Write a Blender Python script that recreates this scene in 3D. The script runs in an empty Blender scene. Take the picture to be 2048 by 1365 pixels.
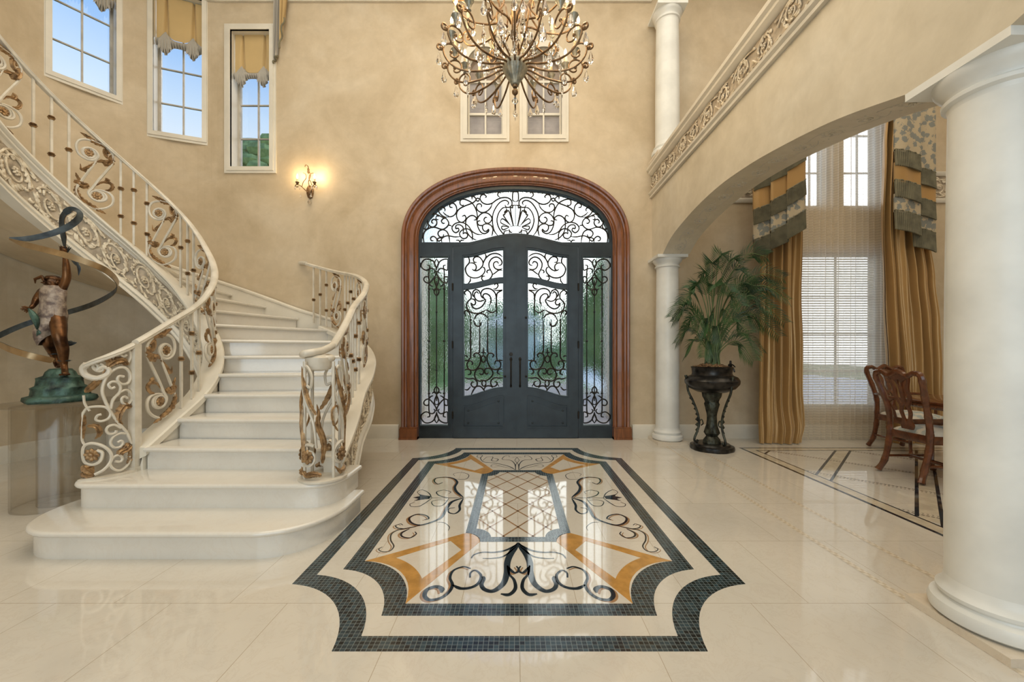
import bpy, bmesh, math, random
from math import sin, cos, pi, radians, sqrt, atan2, hypot
from mathutils import Vector, Matrix
random.seed(7)
SC = bpy.context.scene
COL = SC.collection

# ------------------------------------------------------------------ camera
F, CX, CY, H = 800.0, 1031.0, 702.0, 1.2          # focal length in pixels of the 2048 frame, vanishing point, eye height
cam_d = bpy.data.cameras.new('camera'); cam = bpy.data.objects.new('camera', cam_d); COL.objects.link(cam)
cam_d.sensor_width = 36.0; cam_d.lens = 36.0 * F / 2048.0
cam.location = (0, 0, H); cam.rotation_euler = (pi/2, 0, 0)
cam_d.shift_x = (1024.0 - CX) / 2048.0
cam_d.shift_y = (CY - 682.5) / 2048.0
cam_d.clip_start = 0.05; cam_d.clip_end = 300
SC.camera = cam
SC.view_settings.view_transform = 'Standard'; SC.view_settings.look = 'None'
SC.view_settings.gamma = 1.0; SC.view_settings.use_curve_mapping = False
SC.view_settings.exposure = 0.0
SC.cycles.max_bounces = 10; SC.cycles.transparent_max_bounces = 16
SC.cycles.transmission_bounces = 8; SC.cycles.glossy_bounces = 4; SC.cycles.diffuse_bounces = 4
SC.cycles.sample_clamp_indirect = 4.0; SC.cycles.caustics_refractive = False; SC.cycles.caustics_reflective = False
SC.cycles.use_denoising = True

# ------------------------------------------------------------------ sky
world = bpy.data.worlds.new('sky'); SC.world = world; world.use_nodes = True
wt = world.node_tree; wt.nodes.clear()
wo = wt.nodes.new('ShaderNodeOutputWorld'); wb = wt.nodes.new('ShaderNodeBackground')
wc = wt.nodes.new('ShaderNodeTexCoord'); ws = wt.nodes.new('ShaderNodeSeparateXYZ'); wr = wt.nodes.new('ShaderNodeValToRGB')
wt.links.new(wc.outputs['Generated'], ws.inputs[0]); wt.links.new(ws.outputs['Z'], wr.inputs[0])
wt.links.new(wb.outputs[0], wo.inputs[0])
# white glow added to the sky ahead, to brighten floor reflections and sheer
wd = wt.nodes.new('ShaderNodeVectorMath'); wd.operation = 'DOT_PRODUCT'; wd.inputs[1].default_value = Vector((0.42, 0.80, 0.42)).normalized()
wt.links.new(wc.outputs['Generated'], wd.inputs[0])
wm = wt.nodes.new('ShaderNodeMapRange'); wm.interpolation_type = 'SMOOTHSTEP'; wm.inputs['From Min'].default_value = 0.70; wm.inputs['From Max'].default_value = 0.90
wt.links.new(wd.outputs['Value'], wm.inputs[0])
wx = wt.nodes.new('ShaderNodeMix'); wx.data_type = 'RGBA'; wx.inputs[7].default_value = (2.1, 2.2, 2.25, 1)
wt.links.new(wm.outputs[0], wx.inputs[0]); wt.links.new(wr.outputs[0], wx.inputs[6]); wt.links.new(wx.outputs[2], wb.inputs[0])
e = wr.color_ramp.elements
e[0].position = 0.0; e[0].color = (0.66, 0.72, 0.76, 1)
e[1].position = 1.0; e[1].color = (0.10, 0.25, 0.72, 1)
for p_, c_ in ((0.34, (0.66, 0.73, 0.79, 1)), (0.43, (0.46, 0.61, 0.79, 1)), (0.53, (0.22, 0.42, 0.77, 1)), (0.70, (0.09, 0.22, 0.62, 1))):
    n_ = e.new(p_); n_.color = c_
wb.inputs[1].default_value = 1.3

# ------------------------------------------------------------------ large lights (windows behind the viewer, added ceiling fills)
def area(name, loc, rot, sx, sy, power, col):
    l = bpy.data.lights.new(name, 'AREA'); l.shape = 'RECTANGLE'; l.size = sx; l.size_y = sy
    l.energy = power; l.color = col
    o = bpy.data.objects.new(name, l); o.location = loc; o.rotation_euler = rot; COL.objects.link(o)
    return o
area('rear_window_light', (-0.6, -4.7, 2.6), (radians(90), 0, 0), 7.0, 4.4, 245, (0.68, 0.86, 1.0))
area('ceiling_fill', (-0.6, 1.6, 6.55), (0, 0, 0), 6.5, 6.0, 258, (1.0, 0.92, 0.77))  # unseen fill added below the hall ceiling
area('dining_ceiling_fill', (5.2, 2.6, 6.4), (0, 0, 0), 4.0, 4.0, 95, (1.0, 0.86, 0.66))  # unseen fill added below the dining-room ceiling

# ------------------------------------------------------------------ materials
def _nt(name):
    m = bpy.data.materials.new(name); m.use_nodes = True
    t = m.node_tree; b = t.nodes['Principled BSDF']
    return m, t, b
def coords(t, scale=(1, 1, 1), rot=(0, 0, 0), loc=(0, 0, 0), kind='Object'):
    tc = t.nodes.new('ShaderNodeTexCoord'); mp = t.nodes.new('ShaderNodeMapping')
    mp.inputs['Scale'].default_value = scale; mp.inputs['Rotation'].default_value = rot; mp.inputs['Location'].default_value = loc
    t.links.new(tc.outputs[kind], mp.inputs[0]); return mp.outputs[0]
def noise(t, vec, scale, detail=4, rough=0.55, dist=0.0):
    n = t.nodes.new('ShaderNodeTexNoise'); n.inputs['Scale'].default_value = scale; n.inputs['Detail'].default_value = detail
    n.inputs['Roughness'].default_value = rough; n.inputs['Distortion'].default_value = dist
    t.links.new(vec, n.inputs['Vector']); return n.outputs['Fac']
def ramp(t, fac, stops):
    r = t.nodes.new('ShaderNodeValToRGB'); t.links.new(fac, r.inputs[0]); el = r.color_ramp.elements
    el[0].position, el[0].color = stops[0][0], (*stops[0][1], 1); el[1].position, el[1].color = stops[-1][0], (*stops[-1][1], 1)
    for p, c in stops[1:-1]:
        k = el.new(p); k.color = (*c, 1)
    return r.outputs[0]
def mixc(t, fac, a, b, mode='MIX'):
    m = t.nodes.new('ShaderNodeMix'); m.data_type = 'RGBA'; m.blend_type = mode
    for s, v in ((m.inputs[0], fac), (m.inputs[6], a), (m.inputs[7], b)):
        if isinstance(v, (int, float)): s.default_value = v
        elif isinstance(v, tuple): s.default_value = (*v, 1)
        else: t.links.new(v, s)
    return m.outputs[2]
def bump(t, b, h, strength=0.2, dist=0.01):
    n = t.nodes.new('ShaderNodeBump'); n.inputs['Strength'].default_value = strength; n.inputs['Distance'].default_value = dist
    t.links.new(h, n.inputs['Height']); t.links.new(n.outputs[0], b.inputs['Normal'])
def simple(name, col, rough=0.5, metal=0.0, var=0.12, scale=6.0, col2=None, bmp=0.0, bscale=40.0, ior=1.5):
    m, t, b = _nt(name); v = coords(t)
    c2 = col2 or tuple(max(0, x * (1 - var * 2)) for x in col); c1 = tuple(min(1, x * (1 + var)) for x in col)
    t.links.new(ramp(t, noise(t, v, scale), [(0.35, c2), (0.62, c1)]), b.inputs['Base Color'])
    b.inputs['Roughness'].default_value = rough; b.inputs['Metallic'].default_value = metal; b.inputs['IOR'].default_value = ior
    if bmp: bump(t, b, noise(t, v, bscale), bmp)
    return m
M = {}
def plaster(name, a, b_, c, rough=0.55):
    m, t, b = _nt(name); v = coords(t)
    n1 = noise(t, v, 0.9, 6, 0.6, 0.6); n2 = noise(t, v, 6.0, 6, 0.65, 0.3)
    base = ramp(t, n1, [(0.34, a), (0.5, b_), (0.66, c)])
    fine = ramp(t, n2, [(0.3, (0.86, 0.85, 0.83)), (0.7, (1.0, 1.0, 1.0))])
    t.links.new(mixc(t, 1.0, base, fine, 'MULTIPLY'), b.inputs['Base Color'])
    b.inputs['Roughness'].default_value = rough
    bump(t, b, n2, 0.08, 0.01)
    return m
M['plaster'] = plaster('wall_plaster', (0.53, 0.42, 0.275), (0.61, 0.498, 0.345), (0.675, 0.57, 0.42))
M['plaster_pale'] = plaster('arch_plaster', (0.62, 0.55, 0.425), (0.69, 0.62, 0.49), (0.74, 0.68, 0.56))
M['trim'] = simple('cream_trim', (0.73, 0.685, 0.59), 0.38, 0, 0.04, 3)
M['column'] = simple('column_stone', (0.75, 0.755, 0.725), 0.34, 0, 0.05, 3, bmp=0.03)
M['frieze_base'] = simple('frieze_ground', (0.46, 0.385, 0.29), 0.6, 0, 0.2, 12)
M['frieze'] = simple('frieze_relief', (0.74, 0.66, 0.52), 0.5, 0, 0.12, 25, (0.50, 0.41, 0.29), 0.3, 90)
M['ceiling'] = simple('ceiling_paint', (0.78, 0.70, 0.56), 0.7, 0, 0.03, 2)
def m_marble(name, base, vein, rough, tile=False):
    m, t, b = _nt(name); v = coords(t)
    n1 = noise(t, v, 1.3, 6, 0.6, 0.8); n2 = noise(t, v, 7.0, 8, 0.7, 1.2)
    c = ramp(t, n1, [(0.3, tuple(x * 0.93 for x in base)), (0.7, tuple(min(1, x * 1.05) for x in base))])
    vv = ramp(t, n2, [(0.47, (0, 0, 0)), (0.5, (1, 1, 1)), (0.53, (0, 0, 0))])
    vm = t.nodes.new('ShaderNodeMath'); vm.operation = 'MULTIPLY'; vm.inputs[1].default_value = 0.16
    t.links.new(vv, vm.inputs[0])
    c = mixc(t, vm.outputs[0], c, vein)
    if tile:
        tv = coords(t, loc=(-0.017 + 0.55 * 40, -1.90 + 0.62 * 20, 0))
        br = t.nodes.new('ShaderNodeTexBrick'); t.links.new(tv, br.inputs['Vector'])
        br.inputs['Scale'].default_value = 1.0; br.inputs['Brick Width'].default_value = 0.55; br.inputs['Row Height'].default_value = 0.62
        br.inputs['Mortar Size'].default_value = 0.0016; br.inputs['Mortar Smooth'].default_value = 0.2
        br.inputs['Color1'].default_value = (0.96, 0.96, 0.96, 1); br.inputs['Color2'].default_value = (1.0, 1.0, 1.0, 1)
        br.inputs['Mortar'].default_value = (0.66, 0.60, 0.52, 1); br.offset = 0.5
        c = mixc(t, 1.0, c, br.outputs['Color'], 'MULTIPLY')
    t.links.new(c, b.inputs['Base Color']); b.inputs['Roughness'].default_value = rough; b.inputs['IOR'].default_value = 1.75
    return m
M['floor'] = m_marble('floor_marble', (0.66, 0.622, 0.555), (0.46, 0.37, 0.28), 0.045, True)
M['marble'] = m_marble('cream_marble', (0.68, 0.60, 0.49), (0.48, 0.36, 0.25), 0.06)
M['step'] = m_marble('stair_marble', (0.71, 0.68, 0.62), (0.6, 0.5, 0.4), 0.10)
def m_mosaic(name, rot=0.0):
    m, t, b = _nt(name); v = coords(t, rot=(0, 0, rot))
    br = t.nodes.new('ShaderNodeTexBrick'); t.links.new(v, br.inputs['Vector']); br.offset = 0.0
    br.inputs['Scale'].default_value = 1.0; br.inputs['Brick Width'].default_value = 0.0212; br.inputs['Row Height'].default_value = 0.0212
    br.inputs['Mortar Size'].default_value = 0.0011; br.inputs['Mortar Smooth'].default_value = 0.1; br.inputs['Bias'].default_value = -0.15
    br.inputs['Color1'].default_value = (0.006, 0.009, 0.012, 1); br.inputs['Color2'].default_value = (0.036, 0.068, 0.088, 1)
    br.inputs['Mortar'].default_value = (0.17, 0.20, 0.20, 1)
    t.links.new(br.outputs['Color'], b.inputs['Base Color'])
    b.inputs['Roughness'].default_value = 0.16; b.inputs['IOR'].default_value = 1.7
    return m
M['mosaic'] = m_mosaic('dark_glass_mosaic')
M['gold_stone'] = simple('gold_stone_inlay', (0.50, 0.27, 0.075), 0.06, 0, 0.1, 14, ior=1.7)
M['brown_stone'] = simple('brown_stone_inlay', (0.34, 0.20, 0.10), 0.06, 0, 0.1, 14, ior=1.7)
M['ink'] = simple('dark_stone_inlay', (0.016, 0.025, 0.034), 0.06, 0, 0.3, 6, ior=1.7)
M['iron'] = simple('dark_door_iron', (0.026, 0.036, 0.043), 0.34, 0.35, 0.12, 5, bmp=0.04)
M['grille'] = simple('grille_iron', (0.022, 0.018, 0.014), 0.45, 0.5, 0.2, 20)
def m_wood(name, a, b_, scale=(14, 14, 1.2), rough=0.3, coat=0.3):
    m, t, b = _nt(name); v = coords(t, scale)
    n = noise(t, v, 1.6, 6, 0.6, 1.5)
    t.links.new(ramp(t, n, [(0.3, a), (0.7, b_)]), b.inputs['Base Color'])
    b.inputs['Roughness'].default_value = rough; b.inputs['Coat Weight'].default_value = coat
    bump(t, b, n, 0.05, 0.005); return m
M['casing'] = m_wood('casing_wood', (0.10, 0.034, 0.013), (0.28, 0.098, 0.033), rough=0.28)
M['mahogany'] = m_wood('mahogany', (0.055, 0.018, 0.008), (0.17, 0.055, 0.02), (5, 5, 5), rough=0.22, coat=0.5)
M['gold'] = simple('antique_gold', (0.37, 0.235, 0.115), 0.40, 0.55, 0.2, 30, (0.17, 0.10, 0.048), 0.3, 120)
M['cream_metal'] = simple('cream_painted_iron', (0.66, 0.61, 0.52), 0.34, 0.0, 0.04, 9, (0.56, 0.51, 0.42))
M['bronze_arm'] = simple('chandelier_bronze', (0.25, 0.16, 0.085), 0.38, 0.7, 0.2, 20, (0.11, 0.06, 0.028))
M['silver_leaf'] = simple('tarnished_silver_leaf', (0.38, 0.35, 0.27), 0.42, 0.5, 0.2, 20, (0.17, 0.18, 0.16))
M['candle'] = simple('ivory_candle_sleeve', (0.80, 0.66, 0.40), 0.5, 0, 0.05, 9)
def m_emit(name, col, s):
    m, t, b = _nt(name); b.inputs['Base Color'].default_value = (*col, 1)
    b.inputs['Emission Color'].default_value = (*col, 1); b.inputs['Emission Strength'].default_value = s; return m
M['bulb'] = m_emit('lit_bulb', (1.0, 0.80, 0.50), 9.0)
def m_glass(name, rough=0.0, ior=1.45, col=(1, 1, 1)):
    m, t, b = _nt(name); b.inputs['Base Color'].default_value = (*col, 1); b.inputs['Transmission Weight'].default_value = 1.0
    b.inputs['Roughness'].default_value = rough; b.inputs['IOR'].default_value = ior; return m, t, b
M['crystal'] = m_glass('crystal', 0.0, 1.55, (1.0, 0.97, 0.92))[0]
M['acrylic'] = m_glass('clear_acrylic', 0.01, 1.38, (0.97, 0.96, 0.94))[0]
m_, t_, b_ = m_glass('hammered_glass', 0.03, 1.2, (0.93, 0.97, 0.94))
bump(t_, b_, noise(t_, coords(t_, (60, 60, 38)), 1.0, 2, 0.5), 0.32, 0.012); M['door_glass'] = m_
def m_pane(name):
    m = bpy.data.materials.new(name); m.use_nodes = True; t = m.node_tree; t.nodes.clear()
    o = t.nodes.new('ShaderNodeOutputMaterial'); a = t.nodes.new('ShaderNodeBsdfTransparent'); g = t.nodes.new('ShaderNodeBsdfGlossy')
    g.inputs['Roughness'].default_value = 0.02; fr = t.nodes.new('ShaderNodeFresnel'); fr.inputs[0].default_value = 1.3
    x = t.nodes.new('ShaderNodeMixShader'); t.links.new(fr.outputs[0], x.inputs[0]); t.links.new(a.outputs[0], x.inputs[1]); t.links.new(g.outputs[0], x.inputs[2])
    t.links.new(x.outputs[0], o.inputs[0]); return m
M['pane'] = m_pane('window_pane')
M['acrylic'] = m_pane('clear_acrylic_sheet')
M['acrylic'].node_tree.nodes['Transparent BSDF'].inputs[0].default_value = (.93, .92, .90, 1)
_t = M['acrylic'].node_tree; _l = _t.nodes.new('ShaderNodeLayerWeight'); _l.inputs['Blend'].default_value = .5; _p = _t.nodes.new('ShaderNodeMath'); _p.operation = 'POWER'; _p.inputs[1].default_value = 4.0
_q = _t.nodes.new('ShaderNodeMath'); _q.operation = 'MULTIPLY_ADD'; _q.inputs[1].default_value = .55; _q.inputs[2].default_value = .05
_t.links.new(_l.outputs['Facing'], _p.inputs[0]); _t.links.new(_p.outputs[0], _q.inputs[0]); _t.links.new(_q.outputs[0], _t.nodes['Mix Shader'].inputs[0])

# ------------------------------------------------------------------ geometry helpers
def P(px, py, D): return Vector(((px - CX) * D / F, D, H + (CY - py) * D / F))
def PF(px, py, z=0.0):
    D = (H - z) * F / (py - CY); return Vector(((px - CX) * D / F, D, z))
YW = 5.486
def crom(pts, k=6, closed=False):
    pts = [Vector(p) for p in pts]; n = len(pts)
    if n < 3: return pts
    out = []
    rng = range(n) if closed else range(n - 1)
    for i in rng:
        p1 = pts[i]; p2 = pts[(i + 1) % n]
        p0 = pts[(i - 1) % n] if (closed or i > 0) else p1 * 2 - p2
        p3 = pts[(i + 2) % n] if (closed or i + 2 < n) else p2 * 2 - p1
        for j in range(k):
            t = j / k
            out.append(0.5 * ((2 * p1) + (p2 - p0) * t + (2 * p0 - 5 * p1 + 4 * p2 - p3) * t * t + (3 * p1 - p0 - 3 * p2 + p3) * t ** 3))
    if not closed: out.append(pts[-1])
    return out
def spiral(cx, cz, r0, r1, a0, turns, n=24):
    return [Vector((cx + (r0 + (r1 - r0) * i / n) * cos(a0 + turns * 2 * pi * i / n), cz + (r0 + (r1 - r0) * i / n) * sin(a0 + turns * 2 * pi * i / n))) for i in range(n + 1)]

class MB:
    def __init__(s): s.v = []; s.f = []
    def add(s, v, f):
        o = len(s.v); s.v += [tuple(p) for p in v]; s.f += [tuple(o + i for i in q) for q in f]; return s
    def box(s, x0, x1, y0, y1, z0, z1):
        v = [(x, y, z) for z in (z0, z1) for y in (y0, y1) for x in (x0, x1)]
        return s.add(v, [(0, 2, 3, 1), (4, 5, 7, 6), (0, 1, 5, 4), (2, 6, 7, 3), (0, 4, 6, 2), (1, 3, 7, 5)])
    def obox(s, c, ax, ay, az):
        c, ax, ay, az = map(Vector, (c, ax, ay, az))
        v = [c + ax * i + ay * j + az * k for k in (-1, 1) for j in (-1, 1) for i in (-1, 1)]
        return s.add(v, [(0, 2, 3, 1), (4, 5, 7, 6), (0, 1, 5, 4), (2, 6, 7, 3), (0, 4, 6, 2), (1, 3, 7, 5)])
    def tube(s, path, r, n=8, closed=False, up=None, sec=None, caps=True):
        path = [Vector(p) for p in path]; m = len(path)
        if m < 2: return s
        rr = r if isinstance(r, (list, tuple)) else [r] * m
        T = []
        for i in range(m):
            a = path[(i - 1) % m] if (closed or i > 0) else path[i]; b = path[(i + 1) % m] if (closed or i < m - 1) else path[i]
            d = b - a; T.append(d.normalized() if d.length > 1e-9 else (T[-1] if T else Vector((0, 0, 1))))
        if up is not None:
            up = Vector(up); N = []
            for t in T:
                q = up - t * up.dot(t); N.append(q.normalized() if q.length > 1e-5 else (N[-1] if N else t.orthogonal().normalized()))
        else:
            N = [T[0].orthogonal().normalized()]
            for i in range(1, m):
                q = N[-1] - T[i] * N[-1].dot(T[i]); N.append(q.normalized() if q.length > 1e-6 else T[i].orthogonal().normalized())
        if sec is None: sec = [(cos(2 * pi * k / n), sin(2 * pi * k / n)) for k in range(n)]
        n = len(sec); v = []
        for i in range(m):
            B = T[i].cross(N[i])
            for a, b in sec: v.append(path[i] + (B * a + N[i] * b) * rr[i])
        f = []
        for i in range(m if closed else m - 1):
            j = (i + 1) % m
            for k in range(n): f.append((i * n + k, i * n + (k + 1) % n, j * n + (k + 1) % n, j * n + k))
        if caps and not closed: f += [tuple(reversed(range(n))), tuple((m - 1) * n + k for k in range(n))]
        return s.add(v, f)
    def lathe(s, prof, c=(0, 0, 0), n=32, wob=None):
        v = []; m = len(prof)
        for (r, z) in prof:
            for k in range(n):
                a = 2 * pi * k / n; q = r * (wob(a, z) if wob else 1.0)
                v.append((c[0] + q * cos(a), c[1] + q * sin(a), c[2] + z))
        f = [(i * n + k, i * n + (k + 1) % n, (i + 1) * n + (k + 1) % n, (i + 1) * n + k) for i in range(m - 1) for k in range(n)]
        f += [tuple(reversed(range(n))), tuple((m - 1) * n + k for k in range(n))]
        return s.add(v, f)
    def grid(s, fn, nu, nv, thick=None):
        v = [fn(i / nu, j / nv) for i in range(nu + 1) for j in range(nv + 1)]; w = nv + 1
        f = [(i * w + j, (i + 1) * w + j, (i + 1) * w + j + 1, i * w + j + 1) for i in range(nu) for j in range(nv)]
        return s.add(v, f)
    def prism(s, poly, z0, z1):
        n = len(poly); v = [(p[0], p[1], z0) for p in poly] + [(p[0], p[1], z1) for p in poly]
        return s.add(v, [tuple(reversed(range(n))), tuple(range(n, 2 * n))] + [(i, (i + 1) % n, n + (i + 1) % n, n + i) for i in range(n)])
    def plate(s, outlines, y0, y1, bev=0.0):
        """polygons with holes drawn in x,z; extruded between y0 and y1"""
        cu = bpy.data.curves.new('t', 'CURVE'); cu.dimensions = '2D'; cu.fill_mode = 'BOTH'; cu.extrude = abs(y1 - y0) / 2 - bev
        if bev: cu.bevel_depth = bev; cu.bevel_resolution = 1; cu.offset = -bev
        for o in outlines:
            sp = cu.splines.new('POLY'); sp.points.add(len(o) - 1); sp.use_cyclic_u = True
            for q, p in zip(sp.points, o): q.co = (p[0], p[1], 0, 1)
        ob = bpy.data.objects.new('t', cu); COL.objects.link(ob)
        me = bpy.data.meshes.new_from_object(ob.evaluated_get(bpy.context.evaluated_depsgraph_get()))
        ym = (y0 + y1) / 2
        s.add([(v.co.x, ym - v.co.z, v.co.y) for v in me.vertices], [tuple(p.vertices) for p in me.polygons])
        bpy.data.objects.remove(ob); bpy.data.curves.remove(cu); bpy.data.meshes.remove(me); return s
    def xf(s, fn): s.v = [tuple(fn(Vector(p))) for p in s.v]; return s
    def ribbon(s, path, w, z, th=0.0):
        """flat inlay strip in plan with a varying width"""
        path = [Vector((p[0], p[1])) for p in path]; m = len(path); v = []
        for i in range(m):
            d = (path[min(i + 1, m - 1)] - path[max(i - 1, 0)]); d = d.normalized() if d.length > 1e-9 else Vector((1, 0)); nn = Vector((-d.y, d.x))
            wi = w[i] if isinstance(w, list) else w
            v += [(*(path[i] + nn * wi), z), (*(path[i] - nn * wi), z)]
        return s.add(v, [(2 * i, 2 * i + 1, 2 * i + 3, 2 * i + 2) for i in range(m - 1)])
    def leaf(s, path, w, nrm, lobes=5, ridge=0.35):
        """curled serrated acanthus leaf: a closed ribbed strip along a 3-D path"""
        path = [Vector(p) for p in path]; m = len(path); nrm = Vector(nrm).normalized(); v = []
        for i in range(m):
            t = i / (m - 1); d = (path[min(i + 1, m - 1)] - path[max(i - 1, 0)]).normalized(); b = d.cross(nrm).normalized()
            env = max(0.06, sin(pi * min(1, 0.12 + t * 0.88)) ** 0.7); saw = 0.62 + 0.38 * abs(sin(pi * lobes * t))
            wi = w * env * saw; h = w * ridge * env
            v += [path[i] - b * wi - nrm * h * .3, path[i] - b * wi * .45 + nrm * h * .55, path[i] + nrm * h * .2, path[i] + b * wi * .45 + nrm * h * .55, path[i] + b * wi - nrm * h * .3, path[i] - nrm * h * .7]
        f = []
        for i in range(m - 1):
            for k in range(6): f.append((i * 6 + k, i * 6 + (k + 1) % 6, (i + 1) * 6 + (k + 1) % 6, (i + 1) * 6 + k))
        f += [tuple(reversed(range(6))), tuple((m - 1) * 6 + k for k in range(6))]
        return s.add(v, f)
    def rosette(s, c, u, w, r, petals=8):
        """flower boss: c centre, u / w in-plane axes"""
        c, u, w = Vector(c), Vector(u).normalized(), Vector(w).normalized(); nn = u.cross(w).normalized()
        for side in (1, -1):
            rows = [(0, .42), (.28, .34), (.34, .16), (.62, .30), (.85, .26), (1.0, .05)]; n = petals * 4; v = []
            for (q, h) in rows:
                for k in range(n):
                    a = 2 * pi * k / n; p = 1 - (.22 * (1 - abs(cos(a * petals / 2))) if q > .5 else 0)
                    v.append(c + (u * cos(a) + w * sin(a)) * r * q * p + nn * side * h * r * (1 if q < .5 else (.6 + .4 * abs(cos(a * petals / 2)))))
            f = [(i * n + k, i * n + (k + 1) % n, (i + 1) * n + (k + 1) % n, (i + 1) * n + k) for i in range(len(rows) - 1) for k in range(n)]
            s.add(v, f)
        return s
    def blob(s, c, rx, ry=None, rz=None, n=10, m=6):
        ry = ry or rx; rz = rz or rx; v = []
        for i in range(m + 1):
            a = pi * i / m - pi / 2
            for k in range(n): v.append((c[0] + rx * max(.02, cos(a)) * cos(2 * pi * k / n), c[1] + ry * max(.02, cos(a)) * sin(2 * pi * k / n), c[2] + rz * sin(a)))
        f = [(i * n + k, i * n + (k + 1) % n, (i + 1) * n + (k + 1) % n, (i + 1) * n + k) for i in range(m) for k in range(n)]
        f += [tuple(reversed(range(n))), tuple(m * n + k for k in range(n))]
        return s.add(v, f)
    def mesh(s, name, mat, smooth=38):
        me = bpy.data.meshes.new(name); me.from_pydata(s.v, [], s.f); me.validate(); me.update()
        bm = bmesh.new(); bm.from_mesh(me); bmesh.ops.recalc_face_normals(bm, faces=bm.faces); bm.to_mesh(me); bm.free()
        if smooth:
            for p in me.polygons: p.use_smooth = True
            me.set_sharp_from_angle(angle=radians(smooth))
        me.materials.append(M[mat] if isinstance(mat, str) else mat); return me
    def build(s, name, mat, parent=None, smooth=38, loc=None, rot=None):
        o = bpy.data.objects.new(name, s.mesh(name, mat, smooth)); COL.objects.link(o)
        if parent is not None: o.parent = parent
        if loc is not None: o.location = loc
        if rot is not None: o.rotation_euler = rot
        return o

def tag(o, label=None, cat=None, group=None, kind=None):
    if label: o['label'] = label
    if cat: o['category'] = cat
    if group: o['group'] = group
    if kind: o['kind'] = kind
    return o
def empty(name, loc=(0, 0, 0), rz=0.0, label=None, cat=None, group=None, kind=None, parent=None):
    o = bpy.data.objects.new(name, None); COL.objects.link(o); o.location = loc; o.rotation_euler = (0, 0, rz); o.empty_display_size = 0.1
    if parent is not None: o.parent = parent
    return tag(o, label, cat, group, kind)
def copy_tree(o, parent=None):
    c = o.copy(); COL.objects.link(c); c.parent = parent
    for ch in o.children: copy_tree(ch, c)
    return c
def rel(o, loc):
    """absolute-coordinate geometry under an empty that stands at loc"""
    o.location = (-loc[0], -loc[1], -loc[2]); return o
# ================================================================== room shell
TC, TR = (-3.40, 3.45), 2.036                    # stair turret: centre and radius of its round wall
XL, XR, YB, ZT = -5.45, 8.2, -5.0, 6.7
def S(o): o['kind'] = 'structure'; return o
b = MB()
b.add([(XL - .3, YB - .3, 0), (XR + .3, YB - .3, 0), (XR + .3, YW + .3, 0), (XL - .3, YW + .3, 0), (XL - .3, YB - .3, -.15), (XR + .3, YB - .3, -.15), (XR + .3, YW + .3, -.15), (XL - .3, YW + .3, -.15)],
      [(0, 1, 2, 3), (7, 6, 5, 4), (0, 4, 5, 1), (1, 5, 6, 2), (2, 6, 7, 3), (3, 7, 4, 0)])
S(b.build('floor', 'floor'))
S(MB().box(XL - .3, XR + .3, YB - .3, YW + .3, ZT, ZT + .15).build('ceiling', 'ceiling'))

def sarch(hw, z0, zt, n=2.3, k=40):
    """three-centred arch head: half width, springing, top"""
    pts = []
    for i in range(k + 1):
        a = pi * i / k; c, s_ = cos(a), sin(a)
        pts.append((hw * math.copysign(abs(c) ** (2 / n), c), z0 + (zt - z0) * abs(s_) ** (2 / n)))
    return pts                                     # right to left
def rect(x0, x1, z0, z1): return [(x0, z0), (x1, z0), (x1, z1), (x0, z1)]
ZSP = H + (CY - 485) * YW / F                      # door arch springing 2.688
ZIN, ZOUT = H + (CY - 372) * YW / F, H + (CY - 339) * YW / F
HI, HO = 1.327, 1.553
door_hole = [(HI + .05, 0.0)] + sarch(HI + .05, ZSP, ZIN + .05) + [(-HI - .05, 0.0)]
def px_x(px, D=YW): return (px - CX) * D / F
def px_z(py, D=YW): return H + (CY - py) * D / F
UW = [(px_x(935) , px_x(1005)), (px_x(1053), px_x(1123))]
def roundtop(x0, x1, z0, zs, k=16):
    r = (x1 - x0) / 2; xc = (x0 + x1) / 2
    return [(x0, z0), (x1, z0)] + [(xc + r * cos(pi * i / k), zs + r * sin(pi * i / k)) for i in range(k + 1)]
UZ0, UZS = px_z(271), px_z(131)
W3 = (px_x(463), px_x(541), px_z(335), px_z(62))
DWX0, DWX1 = 3.90, 5.04
DW = [(DWX0, DWX1, .42, 2.55), (DWX0, 4.31, 3.18, 5.3), (4.50, DWX1, 3.18, 5.3)]
XC = -3.3
outer = [(XC, 0)] + [(-HI - .05, 0)] + list(reversed(sarch(HI + .05, ZSP, ZIN + .05))) + [(HI + .05, 0), (XR, 0), (XR, ZT), (XC, ZT)]
# back wall right of the round bay; window 3 straddles the bay's end so the wall is cut at x = TC
holes = [roundtop(x0 - .008, x1 + .008, UZ0 - .008, UZS) for x0, x1 in UW] + [rect(a, b2, c, d) for a, b2, c, d in DW]
wall_b = MB().plate([outer] + holes, YW, YW + .24)
WC, WR = (-4.0, 4.036), 1.45                     # centre and radius of the round bay wall
def arc_pt(a, r=WR): return (WC[0] - r * sin(a), WC[1] + r * cos(a))      # a = 0 straight back, 90 deg = left
# flat strip with window 3 (x from -4.02 to TC)
xs = -4.0
wall_b.plate([[(xs, 0), (XC, 0), (XC, ZT), (xs, ZT)], rect(W3[0] - .015, W3[1] + .015, W3[2] - .015, W3[3] + .015)], YW, YW + .24)
S(wall_b.build('wall_back', 'plaster', smooth=20))

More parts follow.
